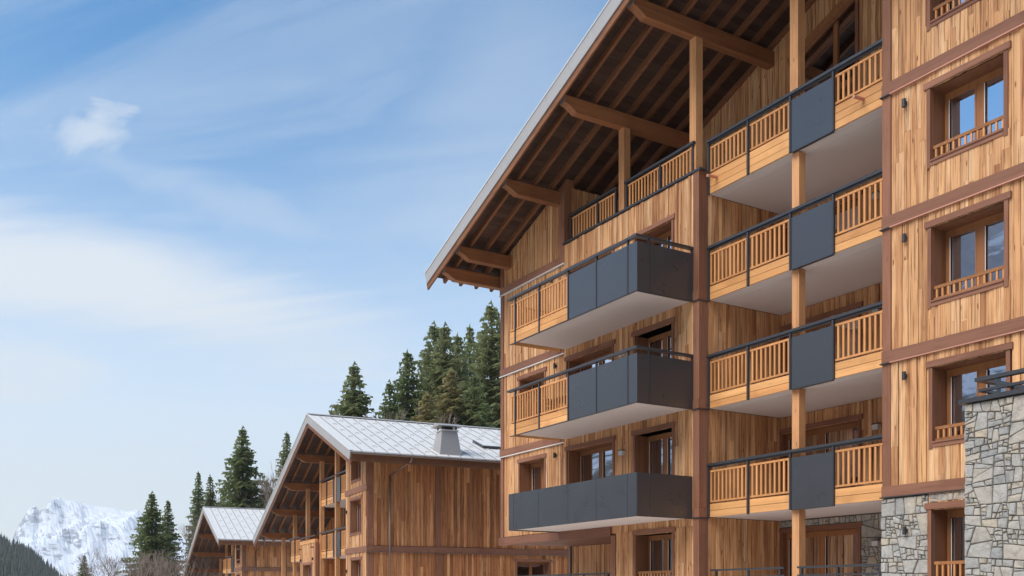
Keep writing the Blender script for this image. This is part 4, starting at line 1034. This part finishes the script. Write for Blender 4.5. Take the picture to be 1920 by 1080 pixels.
TREES = [
 (158, 1040, 150, 'spruce', 'small dark spruce standing alone at the bottom left before the snowy mountain', 1, 1.0),
 (285, 922, 112, 'spruce', 'tall dark spruce, leftmost of the big conifers left of the chalets', 2, .95),
 (315, 936, 120, 'spruce', 'narrow dark spruce just right of the leftmost tall spruce', 1, .8),
 (372, 882, 118, 'spruce', 'slim spruce left of its shorter twin above the farthest chalet gable', 1, .62),
 (394, 890, 122, 'spruce', 'slim spruce right of its twin above the farthest chalet gable', 0, .62),
 (455, 800, 128, 'spruce', 'broad tall spruce rising behind the farthest chalet roof', 2, .92),
 (538, 808, 150, 'spruce', 'greyish spruce behind bare branches between the two chalet roofs', 1, .75),
 (664, 680, 100, 'spruce', 'lone full spruce directly above the middle chalet ridge', 2, .95),
 (622, 765, 130, 'spruce', 'tiny spruce tip peeking over the left end of the middle chalet ridge', 1, .7),
 (731, 713, 108, 'spruce', 'short ragged spruce, left edge of the forest group behind the middle chalet', 0, .8),
 (764, 655, 112, 'spruce', 'dark spruce second from the left in the forest group', 1, .95),
 (815, 604, 118, 'spruce', 'tall layered spruce, taller left one of a pair in mid forest group', 0, .95),
 (834, 606, 112, 'spruce', 'tall spruce, right one of a pair in mid forest group', 2, .85),
 (858, 624, 116, 'spruce', 'pointed spruce between the pair and the greyish top in the forest group', 1, .9),
 (881, 607, 126, 'spruce', 'thin greyish spruce top second from the right of the forest group', 1, .7),
 (922, 566, 104, 'spruce', 'tallest dark spruce touching the corner of the big building', 0, .95),
 (846, 690, 96, 'spruce', 'olive brown spruce in front of the forest group', 3, 1.0),
 (800, 735, 92, 'spruce', 'low olive spruce at the foot of the forest group, left of the olive brown one', 3, 1.05),
 (890, 700, 96, 'spruce', 'deep green spruce standing before the tallest spruce, close to the building', 2, 1.0),
 (752, 770, 92, 'spruce', 'low dark spruce just above the middle chalet ridge', 0, 1.1),
 (792, 672, 90, 'bare', 'leafless pale tree spreading in front of the forest group', 0, .8),
 (505, 825, 120, 'bare', 'leafless tree right of the broad spruce behind the farthest chalet', 1, .8),
 (556, 850, 110, 'bare', 'leafless brown tree beside the left slope of the middle chalet roof', 2, .9),
 (352, 930, 112, 'bare', 'leafless birch left of the farthest chalet gable', 1, .6),
 (405, 925, 120, 'bare', 'leafless thin tree just behind the farthest chalet ridge', 2, .6),
 (238, 1000, 105, 'bare', 'leafless grey tree at the left foot of the tall spruce', 0, .9),
 (200, 1012, 130, 'bare', 'leafless grey tree farther left, before the snowy mountain', 2, 1.0),
 (330, 990, 100, 'bare', 'leafless bushy tree in front of the gable of the farthest chalet', 0, 1.2),
 (118, 1052, 160, 'bare', 'low brown leafless bush tree at the bottom left below the mountain', 1, 1.5),
 (262, 1010, 96, 'bare', 'leafless brown tree between the snowy mountain and the leftmost tall spruce', 1, 1.2),
 (300, 1020, 92, 'bare', 'low leafless brown thicket tree at the foot of the leftmost tall spruce', 2, 1.5),
 (345, 1010, 96, 'bare', 'low leafless grey tree beside the rafters of the farthest chalet', 1, 1.3),
 (430, 880, 140, 'bare', 'leafless grey tree left of the broad tall spruce', 0, .8),
 (520, 850, 128, 'bare', 'leafless brown tree between the broad spruce and the middle chalet roof', 0, 1.0),
 (545, 880, 120, 'spruce', 'low green spruce tucked behind the left verge of the middle chalet roof', 2, 1.0),
 (500, 900, 135, 'spruce', 'low dark spruce right of the broad tall spruce', 0, 1.0),
 (420, 915, 140, 'spruce', 'small spruce left of the broad tall spruce above the farthest roof', 1, 1.0),
]
for i, a in enumerate(TREES): plant(*a[:6], group='spruces around the chalets' if a[3] == 'spruce' else 'leafless trees among the spruces', wide=a[6] * (1.28 if a[3] == 'spruce' else 1.0))
# the wood behind them reads as one mass
def mass(name, spots, label=None):
    b = MB(); rg = random.Random(5)
    for x, y, H in spots:
        H0, tm, cm, raw = SPR[rg.randrange(4)]; s = H / H0; a = rg.random() * 6.28; ca, sa = math.cos(a), math.sin(a); z = terrain(x, y) - .3; k = len(b.v)
        b.v += [(x + s * .9 * (v[0] * ca - v[1] * sa), y + s * .9 * (v[0] * sa + v[1] * ca), z + s * v[2]) for v in raw.v]; b.f += [tuple(j + k for j in f) for f in raw.f]
    b.r = [0]; o = b.build(name, 'needle', None, 'stuff'); return o
rg = random.Random(9); sp_ = []
for px, d, H in ((745, 135, 15), (780, 140, 20), (800, 132, 22), (850, 138, 24), (905, 128, 24), (940, 125, 26), (960, 120, 25), (875, 145, 26), (825, 150, 24), (770, 125, 14), (860, 112, 16), (915, 110, 20), (830, 104, 12), (470, 150, 12), (440, 145, 12), (985, 118, 26), (1010, 122, 26), (752, 118, 15), (785, 112, 17), (812, 124, 20), (842, 120, 20), (868, 122, 22), (898, 118, 22), (928, 116, 24), (520, 150, 15), (548, 145, 17), (575, 150, 15), (600, 155, 14)):
    r = ray(px, 0); sp_.append((r.x * d, r.y * d, H))
o = mass('forest', sp_); o['label'] = 'dense dark spruce wood filling the slope behind the separate trees'; o['category'] = 'forest'
# dark wooded hill at the far left
HM = plain('wooded_hill_floor', srgb(96, 88, 76), .95, 0, .1, .4, .05); M['hillfloor'] = HM
hb = MB(); hp = []
HD = 900.0
prof = [(-700, 880), (-400, 900), (-200, 940), (-60, 985), (0, 1001), (40, 1016), (70, 1036), (100, 1062), (125, 1082), (160, 1100), (220, 1116), (300, 1128)]
def crest_y(px):
    for (a, za), (c, zc_) in zip(prof, prof[1:]):
        if a <= px <= c: return za + (zc_ - za) * (px - a) / (c - a)
    return prof[-1][1]
cols, rows = 70, 14; hv = []
for i in range(cols + 1):
    px = -700 + 1000 * i / cols; top = ZC + (HOR - crest_y(px)) / FPX * HD - 6
    for j in range(rows + 1):
        t = j / rows; d = HD + 420 * (t - .78); s = (1 - abs(t - .78) / .78) if t < .78 else 1 - (t - .78) * .9
        r = ray(px, 0) * d; z = -14 + (top + 14) * max(0, s) ** .9 + 4 * noise.noise(Vector((r.x * .01, r.y * .01, 0)))
        hv.append((r.x, r.y, z))
hb.v = hv; r_ = rows + 1; hb.f = [(i * r_ + j, i * r_ + j + 1, (i + 1) * r_ + j + 1, (i + 1) * r_ + j) for i in range(cols) for j in range(rows)]; hb.r = [0]
hb.build('hill', 'hillfloor', None, 'structure', True)
fb = MB(); rg = random.Random(12)
for k in range(9000):
    i = rg.randrange(cols); j = rg.randrange(rows - 1); u, v = rg.random(), rg.random()
    p = [hv[i * r_ + j][q] * (1 - u) * (1 - v) + hv[(i + 1) * r_ + j][q] * u * (1 - v) + hv[i * r_ + j + 1][q] * (1 - u) * v + hv[(i + 1) * r_ + j + 1][q] * u * v for q in range(3)]
    if noise.noise(Vector((p[0] * .012, p[1] * .012, 3))) < -.34: continue
    H = rg.uniform(5, 10); w = H * rg.uniform(.16, .22); a = rg.random() * 6.28
    for z0, z1, ww in ((.0, .55, 1.0), (.3, .8, .72), (.6, 1.0, .42)):
        vs = [(p[0] + w * ww * math.cos(a + q * 1.2566) * rg.uniform(.8, 1.2), p[1] + w * ww * math.sin(a + q * 1.2566), p[2] + H * z0 - rg.uniform(0, .6)) for q in range(5)] + [(p[0], p[1], p[2] + H * z1)]
        fb.poly(vs, [(q, (q + 1) % 5, 5) for q in range(5)])
fb.r = [0]
o = fb.build('forest', 'farneedle', None, 'stuff'); o['label'] = 'dark conifer wood covering the far hill at the bottom left'; o['category'] = 'forest'

# ================================================================== HAZE
hzb = bpy.data.meshes.new('haze'); hzb.from_pydata([(v[0] * 13600, v[1] * 13900 + 150, (v[2] + .5) * 980 - 30) for v in CUBE_V], [], CUBE_F)
ho = bpy.data.objects.new('haze', hzb); COL.objects.link(ho); ho['kind'] = 'stuff'
hm = bpy.data.materials.new('haze'); hm.use_nodes = True; hm.node_tree.nodes.clear(); n = NT(hm.node_tree)
pv_ = n.new('ShaderNodeVolumePrincipled'); pv_.inputs['Color'].default_value = (1, .98, .96, 1); pv_.inputs['Density'].default_value = .00013; pv_.inputs['Anisotropy'].default_value = .2
oo = n.new('ShaderNodeOutputMaterial'); n.l.new(pv_.outputs[0], oo.inputs['Volume']); hzb.materials.append(hm)
